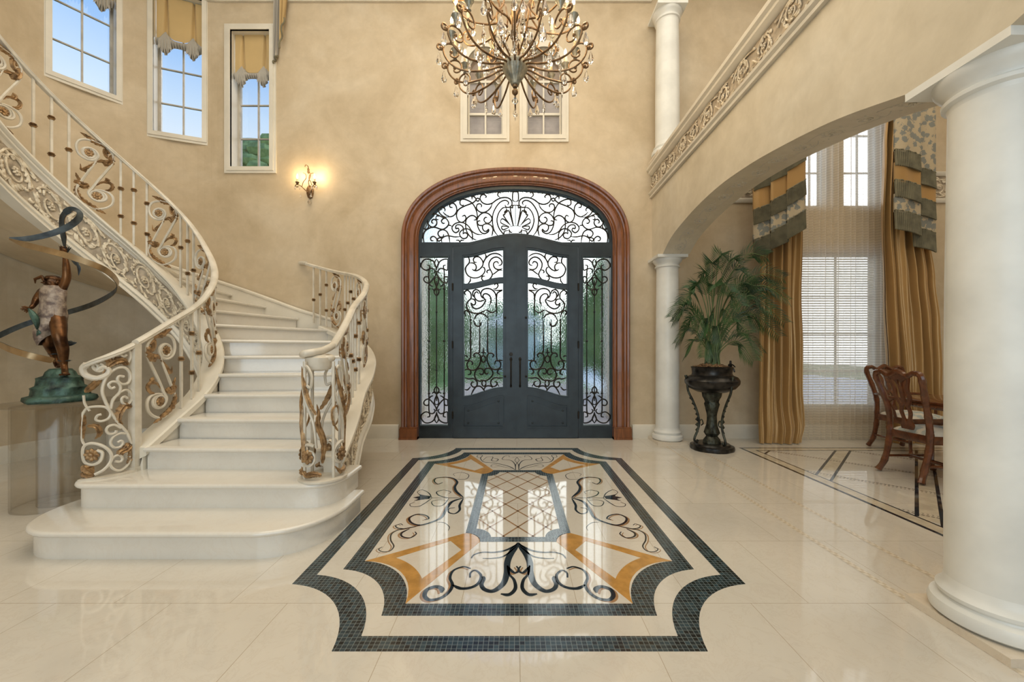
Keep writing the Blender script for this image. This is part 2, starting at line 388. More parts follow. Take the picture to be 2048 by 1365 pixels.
TURRET_WINDOWS = [(radians(56.4), 4.33, 'window_1'), (radians(21.4), 4.01, 'window_2')]
OW = 0.265                                                                # half width of the glazed opening
def turret():
    b = MB(); a0 = 0.0; brk = {a0, pi / 2}
    hol = []
    for a, zb, _ in TURRET_WINDOWS:
        da = math.asin((OW + .02) / WR); hol.append((a - da, a + da, zb + .07, zb + 2.0)); brk |= {a - da, a + da}
    bs = sorted(brk); A = []
    for p, q in zip(bs, bs[1:]):
        k = max(2, int((q - p) / radians(3)))
        A += [p + (q - p) * i / k for i in range(k)]
    A.append(bs[-1])
    for p, q in zip(A, A[1:]):
        mid = (p + q) / 2; zz = [(0, ZT)]
        for h0, h1, z0, z1 in hol:
            if h0 < mid < h1: zz = [(0, z0), (z1, ZT)]
        for z0, z1 in zz:
            for r0, r1 in ((WR, WR + .24),):
                a1, a2 = arc_pt(p, r0), arc_pt(q, r0); c1, c2 = arc_pt(p, r1), arc_pt(q, r1)
                b.add([(*a1, z0), (*a2, z0), (*a2, z1), (*a1, z1), (*c1, z0), (*c2, z0), (*c2, z1), (*c1, z1)],
                      [(0, 1, 2, 3), (7, 6, 5, 4), (3, 2, 6, 7), (4, 5, 1, 0)])
    return b
S(turret().build('wall_bay', 'plaster'))
S(MB().box(XL - .24, XL, YB, WC[1], 0, ZT).build('wall_left', 'plaster'))
S(MB().box(XR, XR + .24, YB, YW, 0, ZT).build('wall_right', 'plaster'))
S(MB().box(XL, XR, YB - .24, YB, 0, ZT).build('wall_front', 'plaster'))

def prof_run(path, prof, closed=False):
    """sweep a profile (out, up) along a plan path; out = left of travel"""
    b = MB(); m = len(path); path = [Vector((p[0], p[1])) for p in path]; v = []; n = len(prof)
    for i in range(m):
        a = path[(i - 1) % m] if (closed or i) else path[i]; c = path[(i + 1) % m] if (closed or i < m - 1) else path[i]
        d1 = (path[i] - a); d2 = (c - path[i]); d1 = d1.normalized() if d1.length else d2.normalized(); d2 = d2.normalized() if d2.length else d1
        t = (d1 + d2).normalized(); nn = Vector((-t.y, t.x)); k = 1 / max(.35, t.dot(d1))
        for o, u in prof: v.append((*(path[i] + nn * o * k), u))
    f = [(i * n + k, i * n + k + 1, ((i + 1) % m) * n + k + 1, ((i + 1) % m) * n + k) for i in range(m if closed else m - 1) for k in range(n - 1)]
    b.add(v, f); return b
BB = [(0, 0), (.022, 0), (.022, .165), (.017, .176), (.012, .184), (0, .19)]
S(prof_run([(-1.60, YW), (WC[0], YW)] + [arc_pt(radians(a)) for a in range(6, 91, 4)] + [(XL, WC[1]), (XL, YB)], BB).build('baseboard_left', 'trim'))
S(prof_run([(XR, YW), (1.60, YW)], BB).build('baseboard_back', 'trim'))
CR = [(0, 5.98), (.03, 5.98), (.035, 6.03), (.06, 6.06), (.11, 6.12), (.12, 6.20), (0, 6.22)]
S(prof_run([(1.86, YW), (WC[0], YW)] + [arc_pt(radians(a)) for a in range(6, 91, 4)] + [(XL, WC[1]), (XL, YB)], CR).build('trim_1', 'trim'))

# ------------------------------------------------------------------ windows
def window(name, w, z0, z1, loc, rz, bottoms, depth=.17, rows=.475, case=.085):
    """window in its own frame: x to the right, y outwards, opening z0..z1"""
    r = S(empty(name, loc, rz)); hw = w / 2
    def tr(x0, x1, a0, a1, y0, y1): b.box(x0, x1, y0, y1, a0, a1)
    b = MB()
    for k, (c, t) in enumerate(((case, .022), (case * .62, .034), (case * .2, .026))):
        b.plate([rect(-hw - c, hw + c, z0 - c, z1 + c), rect(-hw + .0, hw - .0, z0, z1)], -t, 0.001)
    b.build('window_frame', 'trim', r, smooth=0)
    b = MB()
    t = .02
    b.box(-hw - t, -hw, 0, depth + .05, z0 - t, z1 + t).box(hw, hw + t, 0, depth + .05, z0 - t, z1 + t)
    b.box(-hw, hw, 0, depth + .05, z0 - t, z0).box(-hw, hw, 0, depth + .05, z1, z1 + t)
    b.build('reveal', 'trim', r, smooth=0)
    b = MB(); q = .022
    b.plate([rect(-hw, hw, z0, z1), rect(-hw + q, hw - q, z0 + q, z1 - q)], depth - .02, depth + .02)
    b.box(-.009, .009, depth - .014, depth + .014, z0 + q, z1 - q)
    z = z0 + q + rows * .95
    while z < z1 - .1:
        b.box(-hw + q, hw - q, depth - .012, depth + .012, z - .008, z + .008); z += rows
    b.build('sash', simple('sash_' + name, (.52, .48, .42), .4), r, smooth=0)
    MB().box(-hw + q, hw - q, depth - .002, depth + .002, z0 + q, z1 - q).build('pane', 'pane', r)
    return r
for a, zb, nm in TURRET_WINDOWS:
    p = arc_pt(a, WR - .016); window(nm, OW * 2, zb + .085, zb + 1.97, (p[0], p[1], 0), a, None)
window('window_3', W3[1] - W3[0], W3[2], W3[3], ((W3[0] + W3[1]) / 2, YW, 0), 0, None)

# two round-headed windows over the door, with slatted shades behind the glass
M['shade'] = simple('grey_shade_slats', (.33, .30, .30), .6)
M['shade_top'] = simple('brown_shade', (.30, .215, .15), .7)
for i, (x0, x1) in enumerate(UW):
    xc = (x0 + x1) / 2; w = (x1 - x0) / 2; r = S(empty(f'window_{4 + i}', (xc, YW, 0)))
    b = MB(); c = .095
    for cc, t in ((c, .02), (c * .6, .032), (.02, .024)):
        o1 = rect(-w - cc, w + cc, UZ0 - cc, UZS)[:2] + [((w + cc) * cos(pi * k / 20), UZS + (w + cc) * sin(pi * k / 20)) for k in range(21)]
        b.plate([o1, roundtop(-w, w, UZ0, UZS, 20)], -t, .001)
    b.build('window_frame', 'trim', r, smooth=20)
    b = MB(); o2 = roundtop(-w - .012, w + .012, UZ0 - .012, UZS, 20)
    b.plate([o2, roundtop(-w, w, UZ0, UZS, 20)], .001, .16); b.build('reveal', 'trim', r, smooth=20)
    b = MB().plate([roundtop(-w, w, UZ0, UZS, 20), roundtop(-w + .02, w - .02, UZ0 + .02, UZS, 20)], .09, .12)
    for zz in (px_z(155), px_z(221)): b.box(-w + .01, w - .01, .085, .125, zz - .016, zz + .016)
    b.box(-.011, .011, .087, .123, UZ0, UZS + w - .02)
    b.build('sash', 'trim', r, smooth=0)
    b = MB(); z = UZ0
    while z < px_z(158): b.obox((0, .135, z + .045), (w, 0, 0), (0, .012, .012), (0, -.003, .046)); z += .088
    b.build('shade', 'shade', r, smooth=0)
    MB().plate([roundtop(-w, w, px_z(156), UZS, 20)], .13, .14).build('shade_lining', 'shade_top', r, smooth=0)
    MB().plate([roundtop(-w + .01, w - .01, UZ0 + .01, UZS, 20)], .104, .107).build('pane', 'pane', r, smooth=0)

# tall dining-room window
b = MB(); r = S(empty('window_6', (0, YW, 0)))
for a, b2, c, d in DW:
    b.plate([rect(a, b2, c, d), rect(a + .04, b2 - .04, c + .04, d - .04)], .08, .13)
    z = c + .5
    while z < d - .2: b.box(a + .03, b2 - .03, .095, .115, z - .01, z + .01); z += .52
    b.box((a + b2) / 2 - .01, (a + b2) / 2 + .01, .095, .115, c, d)
b.build('sash', 'trim', r, smooth=0)
b = MB()
for a, b2, c, d in DW: b.box(a + .03, b2 - .03, .1, .104, c + .03, d - .03)
b.build('pane', 'pane', r)
m_slat = bpy.data.materials.new('white_blind_slats'); m_slat.use_nodes = True; t_ = m_slat.node_tree; t_.nodes.clear()
o_ = t_.nodes.new('ShaderNodeOutputMaterial'); x_ = t_.nodes.new('ShaderNodeMixShader'); x_.inputs[0].default_value = .3; a_ = t_.nodes.new('ShaderNodeBsdfTranslucent'); d_ = t_.nodes.new('ShaderNodeBsdfDiffuse')
a_.inputs[0].default_value = (.95, .94, .90, 1); d_.inputs[0].default_value = (.85, .83, .78, 1); t_.links.new(a_.outputs[0], x_.inputs[1]); t_.links.new(d_.outputs[0], x_.inputs[2]); t_.links.new(x_.outputs[0], o_.inputs[0])
b = MB(); z = .46
while z < 2.5: b.obox(((DWX0 + DWX1) / 2, .045, z), ((DWX1 - DWX0) / 2 - .01, 0, 0), (0, .011, -.008), (0, .0006, .001)); z += .034
b.build('blind', m_slat, r, smooth=0)

# ------------------------------------------------------------------ carved frieze builder
def vine(L, h, unit=None, seed=1):
    """repeating acanthus scroll in (s, v): lists of (points, radii) for tubes and centres of flowers"""
    rnd = random.Random(seed); unit = unit or h * 1.25; n = max(1, round(L / unit)); unit = L / n; tubes = []; flowers = []
    for k in range(n):
        s0 = (k + .5) * unit; d = 1 if k % 2 else -1; cz = -.04 * h * d; R = .40 * h
        sp = spiral(s0, cz, R, .09 * h, pi * (0 if d > 0 else 1) + .3, d * 1.35, 20)
        tubes.append((sp, [.043 * h * (1 - .5 * i / 20) for i in range(21)]))
        tubes.append((crom([Vector((s0 - unit * .62, -d * .30 * h)), Vector((s0 - unit * .2, -d * .44 * h)), Vector((s0 + unit * .2, -d * .40 * h)), Vector((s0 + unit * .5, -d * .05 * h))], 4), .035 * h))
        flowers.append((s0, cz))
        for j in range(20):
            a = 2 * pi * j / 20 + rnd.uniform(-.15, .15); r0 = R * rnd.uniform(.55, 1.0); c_, s_ = cos(a), sin(a)
            l = h * rnd.uniform(.12, .22); p0 = Vector((s0 + r0 * c_, cz + r0 * s_)); b1 = a + d * .9
            p1 = p0 + Vector((cos(b1), sin(b1))) * l * .6; p2 = p1 + Vector((cos(b1 + d * 1.1), sin(b1 + d * 1.1))) * l * .5
            ok = [p for p in (p0, p1, p2) if abs(p.y) < .47 * h]
            if len(ok) == 3: tubes.append((crom([p0, p1, p2], 2), [.030 * h, .042 * h, .036 * h, .024 * h, .010 * h]))
        for sg in (-1, 1):
            for j in range(3):
                q = Vector((s0 + unit * (.5 * sg if j == 0 else rnd.uniform(-.5, .5)), rnd.choice((-1, 1)) * .34 * h)); a = rnd.uniform(0, 6.28)
                pp = [q, q + Vector((cos(a), sin(a) * .5)) * h * .1, q + Vector((cos(a + 1), sin(a + 1) * .5)) * h * .16]
                tubes.append((crom(pp, 2), [.03 * h, .045 * h, .04 * h, .025 * h, .01 * h]))
    return tubes, flowers
def relief(b, L, h, fmap, unit=None, seed=1, lift=.006):
    tubes, flowers = vine(L, h, unit, seed)
    for pts, rr in tubes:
        b.tube([fmap(p[0], p[1], lift) for p in pts], rr, 5, caps=True)
    for s_, v_ in flowers:
        for k in range(7):
            a = 2 * pi * k / 7; r = .07 * h
            c = fmap(s_ + r * cos(a), v_ + r * sin(a), lift + .006); b.blob(c, .042 * h, n=6, m=3)
        b.blob(fmap(s_, v_, lift + .014), .04 * h, n=6, m=3)
    return b

# ------------------------------------------------------------------ arch wall between hall and dining room
XA0, XA1 = 1.87, 2.21
ARCH = [(5.08, 2.43), (4.85, 2.545), (4.60, 2.615), (4.12, 2.69), (3.65, 2.715), (3.2, 2.69), (2.85, 2.645), (2.5, 2.585), (2.24, 2.525), (1.92, 2.43)]
arch = crom([Vector((y, z)) for y, z in ARCH], 5)
b = MB()
poly = [(p.x, p.y) for p in arch] + [(1.51, 2.43), (1.2, 2.53), (.6, 2.66), (-.2, 2.71), (-1.2, 2.66), (-2.0, 2.43), (YB, 2.43), (YB, 3.34), (YW, 3.34), (YW, 2.43)]
b.plate([[(y, z) for y, z in poly]], XA0, XA1)
b.xf(lambda p: (p.y, p.x, p.z)); S(b.build('wall_arch', 'plaster_pale', smooth=25))
def beam_prof(out):  # moulded entablature: lower and upper mouldings
    return out
BZ0, BZ1 = 3.29, 3.69
lo = [(0, BZ0), (.030, BZ0), (.034, BZ0 + .02), (.022, BZ0 + .035), (.045, BZ0 + .05), (.05, BZ0 + .07), (.03, BZ0 + .085), (.012, BZ0 + .09), (0, BZ0 + .09)]
hi = [(0, BZ1 - .1), (.012, BZ1 - .1), (.03, BZ1 - .09), (.05, BZ1 - .07), (.05, BZ1 - .045), (.075, BZ1 - .03), (.08, BZ1), (0, BZ1)]
tr2 = S(empty('trim_2', (XA0, 0, 0)))
for pr in (lo, hi): rel(prof_run([(XA0, YB), (XA0, YW - .002)], pr).build('moulding', 'trim', tr2), (XA0, 0, 0))
rel(MB().box(XA0, XA1, YB, YW, BZ0 + .05, BZ1).build('band', 'frieze_base', tr2), (XA0, 0, 0))
LB = YW - .2
bb = relief(MB(), LB, .205, lambda s, v, l: Vector((XA0 - .004 - l, .2 + s, (BZ0 + BZ1) / 2 - .005 + v)), .30, 3)
rel(bb.build('relief', 'frieze', tr2), (XA0, 0, 0))
# ledge under the upper column, dining-room frieze at the same height
S(MB().box(XA0 - .03, XA1 + .1, YB, YW, BZ1, BZ1 + .03).build('trim_3', 'trim'))
tr4 = S(empty('trim_4', (2.6, YW, 0)))
Z0 = px_z(398); Z1 = px_z(345)
for PTH, z, t in [(p_, z_, t_) for p_ in ([(XR, YW), (5.22, YW)], [(3.80, YW), (XA1, YW)]) for z_, t_ in ((Z0 - .03, .035), (Z1 - .03, .045))]:
    rel(prof_run(PTH, [(0, z - .03), (t * .6, z - .03), (t, z - .005), (t, z + .02), (t * .5, z + .035), (0, z + .035)]).build('moulding', 'trim', tr4), (2.6, YW, 0))
rel(MB().box(XA1, 3.80, YW - .008, YW, Z0, Z1 - .03).box(5.22, XR, YW - .008, YW, Z0, Z1 - .03).build('band', 'frieze_base', tr4), (2.6, YW, 0))
rel(relief(relief(MB(), 1.5, (Z1 - Z0) * .85, lambda s, v, l: Vector((2.3 + s, YW - .008 - l, (Z0 + Z1) / 2 - .02 + v)), .34, 5), 1.8, (Z1 - Z0) * .85, lambda s, v, l: Vector((5.25 + s, YW - .008 - l, (Z0 + Z1) / 2 - .02 + v)), .34, 6).build('relief', 'frieze', tr4), (2.6, YW, 0))

# faint stencilled scroll band on the soffit of the arch
al = [0.0]
for p_, q_ in zip(arch, arch[1:]): al.append(al[-1] + (q_ - p_).length)
def fsof(s, v, l):
    s = min(max(s, 0), al[-1] - 1e-5); i = 0
    while al[i + 1] < s: i += 1
    q_ = arch[i] + (arch[i + 1] - arch[i]) * ((s - al[i]) / (al[i + 1] - al[i])); return Vector(((XA0 + XA1) / 2 + v, q_.x, q_.y + .004 - l))
st_ = relief(MB(), al[-1], .15, fsof, .26, 17, .001)
S(st_.build('trim_7', simple('stencil_grey', (.56, .52, .44), .7, 0, .05, 9)))
# ------------------------------------------------------------------ columns
def column(name, loc, zt, r, pl, label, base=True):
    o = empty(name, loc, 0, label, 'column'); h = zt - loc[2]
    MB().box(-pl / 2, pl / 2, -pl / 2, pl / 2, 0, .035).build('plinth', 'marble', o, smooth=0)
    MB().lathe([(.9 * r, .035), (1.18 * r, .035), (1.30 * r, .05), (1.33 * r, .075), (1.28 * r, .10), (1.12 * r, .112), (1.10 * r, .12), (1.16 * r, .13), (1.17 * r, .145), (1.08 * r, .16), (1.03 * r, .175), (r, .20), (.8 * r, .20)], n=64).build('base', 'column', o)
    MB().lathe([(.7 * r, .19), (r, .19), (r, .8), (.985 * r, h * .6), (.93 * r, h - .16), (.7 * r, h - .16)], n=64).build('shaft', 'column', o)
    MB().lathe([(.7 * r, h - .17), (.93 * r, h - .17), (.95 * r, h - .15), (1.05 * r, h - .14), (1.06 * r, h - .125), (.98 * r, h - .115), (1.0 * r, h - .1), (1.15 * r, h - .075), (1.22 * r, h - .055), (1.24 * r, h - .035), (.8 * r, h - .035)], n=64).build('echinus', 'column', o)
    MB().box(-pl / 2 * 1.0, pl / 2 * 1.0, -pl / 2, pl / 2, h - .036, h).build('abacus', 'column', o, smooth=0)
    return o
column('column', (2.075, 1.715, 0), 2.43, .165, .41, 'large cream column in the foreground under the near end of the arch')
column('column', (2.0, 5.27, 0), 2.43, .148, .385, 'slim cream column at the far foot of the arch beside the potted palm')
column('column', (2.0, 5.27, BZ1 + .03), 5.66, .152, .385, 'upper cream column standing on the carved beam over the arch')
# ================================================================== entrance doors
door = S(empty('door_1', (0, YW, 0)))
# wooden arched casing swept around the opening
def casing():
    b = MB(); k = 44
    def line(hw, zt):
        return [(hw, 0.0), (hw, .9), (hw, 1.8)] + sarch(hw, ZSP, zt, 2.3, k) + [(-hw, 1.8), (-hw, .9), (-hw, 0.0)]
    inn, out = line(HI, ZIN), line(HO, ZOUT)
    prof = [(0, .10), (0, -.03), (.05, -.035), (.09, -.05), (.14, -.052), (.20, -.07), (.26, -.052), (.34, -.056), (.50, -.060), (.60, -.082), (.66, -.064), (.74, -.07), (.80, -.095), (.90, -.10), (.97, -.085), (1.0, -.04), (1.0, .0)]
    v = []
    for p, q in zip(inn, out):
        for t, y in prof: v.append((p[0] + (q[0] - p[0]) * t, y, p[1] + (q[1] - p[1]) * t))
    n = len(prof); f = [(i * n + j, i * n + j + 1, (i + 1) * n + j + 1, (i + 1) * n + j) for i in range(len(inn) - 1) for j in range(n - 1)]
    return b.add(v, f)
cs = casing().build('casing', 'casing', door, smooth=32)
for sx in (-1, 1):
    b = MB().box(sx * 1.325, sx * 1.565, -.108, 0, 0, .15).box(sx * 1.325, sx * 1.572, -.114, 0, 0, .03).box(sx * 1.325, sx * 1.56, -.10, 0, .15, .17)
    b.build('plinth_block', 'casing', door, smooth=0)
# iron frame: posts, transom bar and arched head
YF0, YF1 = -.005, .075
XLF = px_x(905.5)                                   # outer edge of the leaves
def zt_leaf(x):                                     # swan-necked top of the leaves
    t = min(1.0, abs(x) / abs(XLF)); base, pk = px_z(493), px_z(472)
    return base + (pk - base) * (0.5 + 0.5 * cos(pi * min(1, t * 1.02)))
ZTR = px_z(485)
iron = MB()
tg = .045
inner_arch = sarch(HI - tg, ZSP, ZIN - tg, 2.3, 44)
low_edge = [(x, max(ZTR, zt_leaf(x) + .035)) for x in [(-HI + tg) + (2 * HI - 2 * tg) * i / 60 for i in range(61)]]
transom_hole = low_edge + [p for p in inner_arch if p[1] > ZTR + .002][0:]
outer_f = [(-HI - .01, 0), (HI + .01, 0)] + sarch(HI + .01, ZSP, ZIN + .01, 2.3, 44)
SX0, SX1, SZ0, SZ1 = px_x(841), px_x(896), px_z(851), px_z(514)
leafhole = [(-abs(XLF), .0)] + [(abs(XLF), .0)] + [(x, zt_leaf(x)) for x in [abs(XLF) * (1 - 2 * i / 40) for i in range(41)]]
iron.plate([outer_f, transom_hole, rect(SX0, SX1, SZ0, SZ1), rect(-SX1, -SX0, SZ0, SZ1), leafhole], YF0, YF1)
iron.build('frame', 'iron', door, smooth=0)
b = MB()
for x0, x1 in ((SX0, SX1), (-SX1, -SX0)):
    b.plate([rect(x0 - .022, x1 + .022, SZ0 - .022, SZ1 + .022), rect(x0, x1, SZ0, SZ1)], YF0 - .012, YF0)
b.build('sidelight_beads', 'iron', door, smooth=0)
# hammered glass
MB().plate([[(p[0], p[1]) for p in transom_hole]], .04, .048).build('transom_glass', 'door_glass', door, smooth=0)
for x0, x1 in ((SX0, SX1), (-SX1, -SX0)):
    MB().box(x0, x1, .04, .048, SZ0, SZ1).build('sidelight_glass', 'door_glass', door, smooth=0)

def zmap(ox, oy, sc):
    return lambda p: (px_x(ox + p[0] / sc), px_z(oy + p[1] / sc))
def grille(lines, mp, mirror=None, r=.011, y=.012, clip=None, flipz=None):
    """traced scrollwork -> round iron bars; mirror = x of the symmetry axis in metres"""
    b = MB()
    for ln in lines:
        pts = [mp(p) for p in ln]; pts = crom([Vector((p[0], p[1])) for p in pts], 5)
        variants = [pts]
        if mirror is not None: variants.append([Vector((2 * mirror - p.x, p.y)) for p in pts])
        if flipz is not None: variants += [[Vector((p.x, 2 * flipz - p.y)) for p in v] for v in list(variants)]
        for v in variants:
            if clip: v = [p for p in v if clip(p)]
            if len(v) < 2: continue
            m = len(v); rr = [r * min(1.0, .55 + .45 * min(i, m - 1 - i) / 4) for i in range(m)]
            b.tube([(p.x, y, p.y) for p in v], rr, 6)
    return b
T_LINES = [
 [(180,1265),(160,1150),(190,1040),(280,970),(390,950),(520,990),(590,980),(660,920),(675,850),(620,770),(560,780),(530,830),(560,870),(600,865)],
 [(170,930),(180,980),(230,990),(265,950),(260,910)],
 [(650,740),(560,750),(480,710),(400,680),(330,695),(260,770),(255,860),(300,930),(370,945),(430,890),(430,820),(380,790),(340,810),(335,855),(370,870)],
 [(620,745),(740,730),(810,680),(840,600),(820,510),(760,460),(700,490),(705,540),(760,550)],
 [(690,725),(620,700),(560,640)], [(620,745),(540,710),(480,640),(490,570),(550,540),(600,580),(595,630)],
 [(420,740),(440,720),(485,730)], [(420,740),(425,790),(470,795)],
 [(990,490),(950,510),(910,480),(910,410),(960,380),(1050,400),(1150,460),(1220,570),(1255,700),(1250,850),(1275,960),(1330,1050),(1400,1080),(1480,1040),(1485,990),(1440,1030),(1390,1020),(1360,960),(1380,900),(1450,880),(1530,910),(1570,980),(1565,1060),(1550,1130)],
 [(1150,390),(1150,340),(1180,325),(1225,370),(1210,420),(1130,470),(1000,520),(880,590),(835,690),(860,800),(930,850),(1000,820),(1025,760),(1000,710),(945,730)],
 [(1410,350),(1440,330),(1390,285),(1330,310),(1315,380),(1360,450),(1450,485),(1550,465),(1640,400),(1740,355),(1860,350),(1940,400),(1960,480),(1910,540),(1840,540),(1815,490)],
 [(1870,500),(1890,450),(1850,410),(1780,410),(1700,460),(1620,570),(1570,700),(1565,860),(1600,1020),(1670,1120)],
 [(1560,470),(1520,560),(1440,630),(1350,650),(1280,620),(1240,560),(1255,490),(1310,475),(1345,510),(1330,545)],
 [(1720,350),(1670,300),(1690,240),(1740,260)],
 [(1260,790),(1290,720),(1370,660),(1460,665),(1530,720),(1550,790),(1500,860),(1430,860),(1390,800),(1420,750),(1460,755)],
 [(1180,800),(1220,800),(1235,760),(1180,715),(1110,720),(1040,780),(1020,870),(1030,1000),(1080,1100),(1150,1170),(1240,1210)],
 [(1325,830),(1290,820),(1260,850),(1280,900),(1330,915),(1380,905)], [(640,920),(700,910),(740,930)],
 [(1360,1100),(1250,1090),(1150,1030),(1080,930),(1000,870),(900,850),(800,880),(745,950),(760,1020),(820,1060),(880,1020),(870,970),(820,975),(830,910),(900,900),(960,940),(975,1000),(965,1080)],
 [(1150,1220),(1160,1120),(1130,1030),(1050,980),(960,1000),(900,1060),(910,1130),(970,1180),(1040,1160),(1060,1100),(1010,1060),(960,1090)],
 [(700,1255),(680,1130),(640,1040),(560,1000),(480,1030),(460,1090),(500,1145),(560,1145),(575,1090)],
 [(910,1140),(800,1145),(680,1125),(600,1135),(530,1190),(540,1260)], [(540,1170),(470,1170),(450,1210),(480,1230),(530,1200)],
 [(440,1255),(430,1180),(370,1135),(315,1160),(320,1215),(370,1225)],
 [(900,1255),(880,1215),(820,1215)], [(905,1250),(930,1215),(990,1215)],
 [(1850,550),(1770,560),(1690,660),(1655,800),(1680,930),(1730,1020),(1790,1085),(1810,1030),(1900,1010)],
 [(1840,560),(1850,600),(1810,640),(1815,690),(1785,710),(1920,900)], [(1785,710),(1850,640),(1900,630),(1980,920)],
 [(1720,820),(1780,780),(1930,910)], [(1725,820),(1750,870),(1900,935)], [(1900,945),(1770,925),(1750,970),(1790,1000),(1900,950)],
 [(1990,915),(1925,570),(1970,560),(1975,510),(2030,500)], [(2030,500),(2030,900)], [(1920,925),(2030,920)],
 [(2030,430),(1975,400),(1975,260),(2000,230),(2030,235)], [(1900,990),(1930,1050),(1970,1050)], [(1900,1000),(1910,1090)],
 [(1265 + 30 * cos(a * pi / 5), 390 + 30 * sin(a * pi / 5)) for a in range(11)]]
grille(T_LINES, zmap(830, 360, 10.1), 0.0, r=.0105, y=.018).build('transom_grille', 'grille', door)
S_LINES = [
 [(180,225),(225,240),(215,300),(150,320),(80,270),(75,200),(130,130),(210,120),(290,160),(335,240),(350,320)],
 [(352,115),(315,190),(350,300)], [(300,375),(325,340),(300,300),(255,290),(215,330),(212,560),(212,1000),(212,1622)],
 [(350,330),(340,400),(290,480),(220,550),(160,545),(120,500),(135,450),(190,440),(212,480)], [(220,560),(245,600),(290,615)],
 [(355,450),(315,475),(325,560),(355,640),(310,700),(320,750),(352,795)], [(270,655),(300,680),(340,650)]]
for sx in (-1, 1):
    mp0 = zmap(834, 505, 9.1); ax = mp0((352, 0))[0]
    mp = mp0 if sx < 0 else (lambda p: (-mp0(p)[0], mp0(p)[1])); axs = ax if sx < 0 else -ax; zc = (SZ0 + SZ1) / 2
    xa, xb = (SX0, SX1) if sx < 0 else (-SX1, -SX0)
    g = grille(S_LINES, mp, axs, r=.010, y=.018, clip=lambda p: xa + .002 < p.x < xb - .002, flipz=zc)
    g.tube([(axs, .018, SZ0 + .33), (axs, .018, SZ1 - .33)], .0085, 6)
    for xx in (-.104, .104):
        for zz in (zc - .72, zc, zc + .72): g.blob((axs + xx, .018, zz), .018, n=8, m=4)
    for zz in (zc - .4, zc + .4): g.blob((axs, .018, zz), .016, n=8, m=4)
    g.build('sidelight_grille', 'grille', door)

L1 = [
 [(325,210),(352,270),(345,330),(290,400),(285,480),(330,560),(420,600),(520,590),(600,535),(635,470),(620,415),(590,410)],
 [(345,330),(420,330),(470,370),(475,430),(440,465),(400,440)], [(490,318),(440,310),(425,260),(460,220),(530,220),(590,290),(595,370),(540,440),(480,470),(430,465)],
 [(630,150),(655,200),(640,240)], [(595,370),(620,290),(670,220),(740,170),(820,155),(890,170),(955,215)],
 [(885,345),(860,305),(810,315),(790,360),(815,420),(880,450),(955,430)],
 [(880,375),(930,360),(945,310),(910,250),(840,220),(760,250),(710,330),(715,410),(750,480),(770,540),(740,600),(700,630)],
 [(690,515),(670,490),(690,460),(730,460)], [(955,465),(890,460),(820,510),(770,545)], [(640,570),(600,570),(575,600),(590,640),(630,655)], [(370,600),(365,660),(320,710)],
 [(290,910),(262,870),(310,825),(370,870),(385,930),(375,980),(320,1040),(300,1110),(340,1200),(420,1240),(510,1245),(590,1220),(650,1185)],
 [(375,985),(430,990),(465,1040),(450,1085),(410,1090),(385,1060),(395,1110),(440,1155),(510,1160),(590,1110),(640,1030),(650,990)],
 [(520,895),(490,855),(450,880),(445,950),(490,1010),(560,1025),(650,990)], [(455,960),(415,920),(420,850),(470,815),(530,840),(540,890)],
 [(640,990),(580,950),(560,890),(590,825),(660,795),(740,805),(800,850),(835,920),(845,1040),(845,1300)],
 [(640,990),(600,940),(620,895),(680,895),(735,950),(745,1030),(715,1110)],
 [(805,735),(840,700),(875,740),(840,795),(780,805)], [(800,825),(880,830),(955,815)], [(850,1000),(850,920),(870,870),(955,830)],
 [(650,1185),(690,1195),(760,1235),(840,1195)], [(290,1290),(262,1230),(300,1195),(350,1240),(375,1330)], [(430,1365),(480,1280),(560,1250),(640,1280),(680,1330)],
 [(690,1195),(690,1365)]]
L2 = [
 [(350,-20),(350,250),(350,500),(350,630),(310,690),(250,700)], [(400,0),(420,70),(470,110),(520,90),(530,30)], [(505,0),(505,510),(480,560)], [(645,0),(640,500),(665,570)], [(795,0),(795,640),(850,690),(900,695)],
 [(440,640),(405,610),(430,570),(490,580),(520,650),(505,760),(450,840),(380,860),(310,830),(290,760),(320,705),(370,710),(385,750),(365,770)],
 [(720,640),(745,600),(700,570),(645,590),(630,680),(660,770),(710,830),(780,850),(850,820),(865,750),(830,700),(775,710),(765,760)],
 [(570 + 38 * cos(a * pi / 6), 670 + 55 * sin(a * pi / 6)) for a in range(13)], [(570,480),(570,545),(570,610)], [(530,565),(570,555),(610,565)],
 [(500,910),(530,935),(570,910),(560,850),(500,830),(440,870),(420,950),(450,1020),(510,1050),(540,1035),(620,1035),(680,1000),(730,930),(715,860),(660,825),(600,840),(590,900),(630,925),(655,900)],
 [(300,940),(350,920),(345,860),(290,845),(250,860)], [(250,990),(320,1010),(400,1005),(460,1060),(455,1130),(400,1150),(360,1110),(375,1065),(410,1070)], [(250,1190),(300,1195),(350,1140)],
 [(850,935),(810,900),(830,850),(890,840)], [(900,990),(830,995),(760,990),(700,1040),(700,1110),(740,1140),(790,1120),(800,1070),(760,1050)], [(800,1080),(835,1140)],
 [(578 + 35 * cos(a * pi / 6), 1085 + 50 * sin(a * pi / 6)) for a in range(13)], [(360,1280),(400,1200),(450,1140),(520,1140),(570,1190),(590,1215)], [(570,1210),(610,1140),(680,1130),(730,1160)], [(245,620),(280,615),(300,640)], [(405,640),(400,600)]]
GX0, GX1 = abs(px_x(1006)), abs(px_x(928))           # glass of a leaf, inner and outer edge
def swan(x, zo, zi):                                 # outer / inner heights along a leaf
    t = (abs(x) - GX0) / (GX1 - GX0); t = min(1, max(0, t)); return zi + (zo - zi) * (.5 - .5 * cos(pi * t))
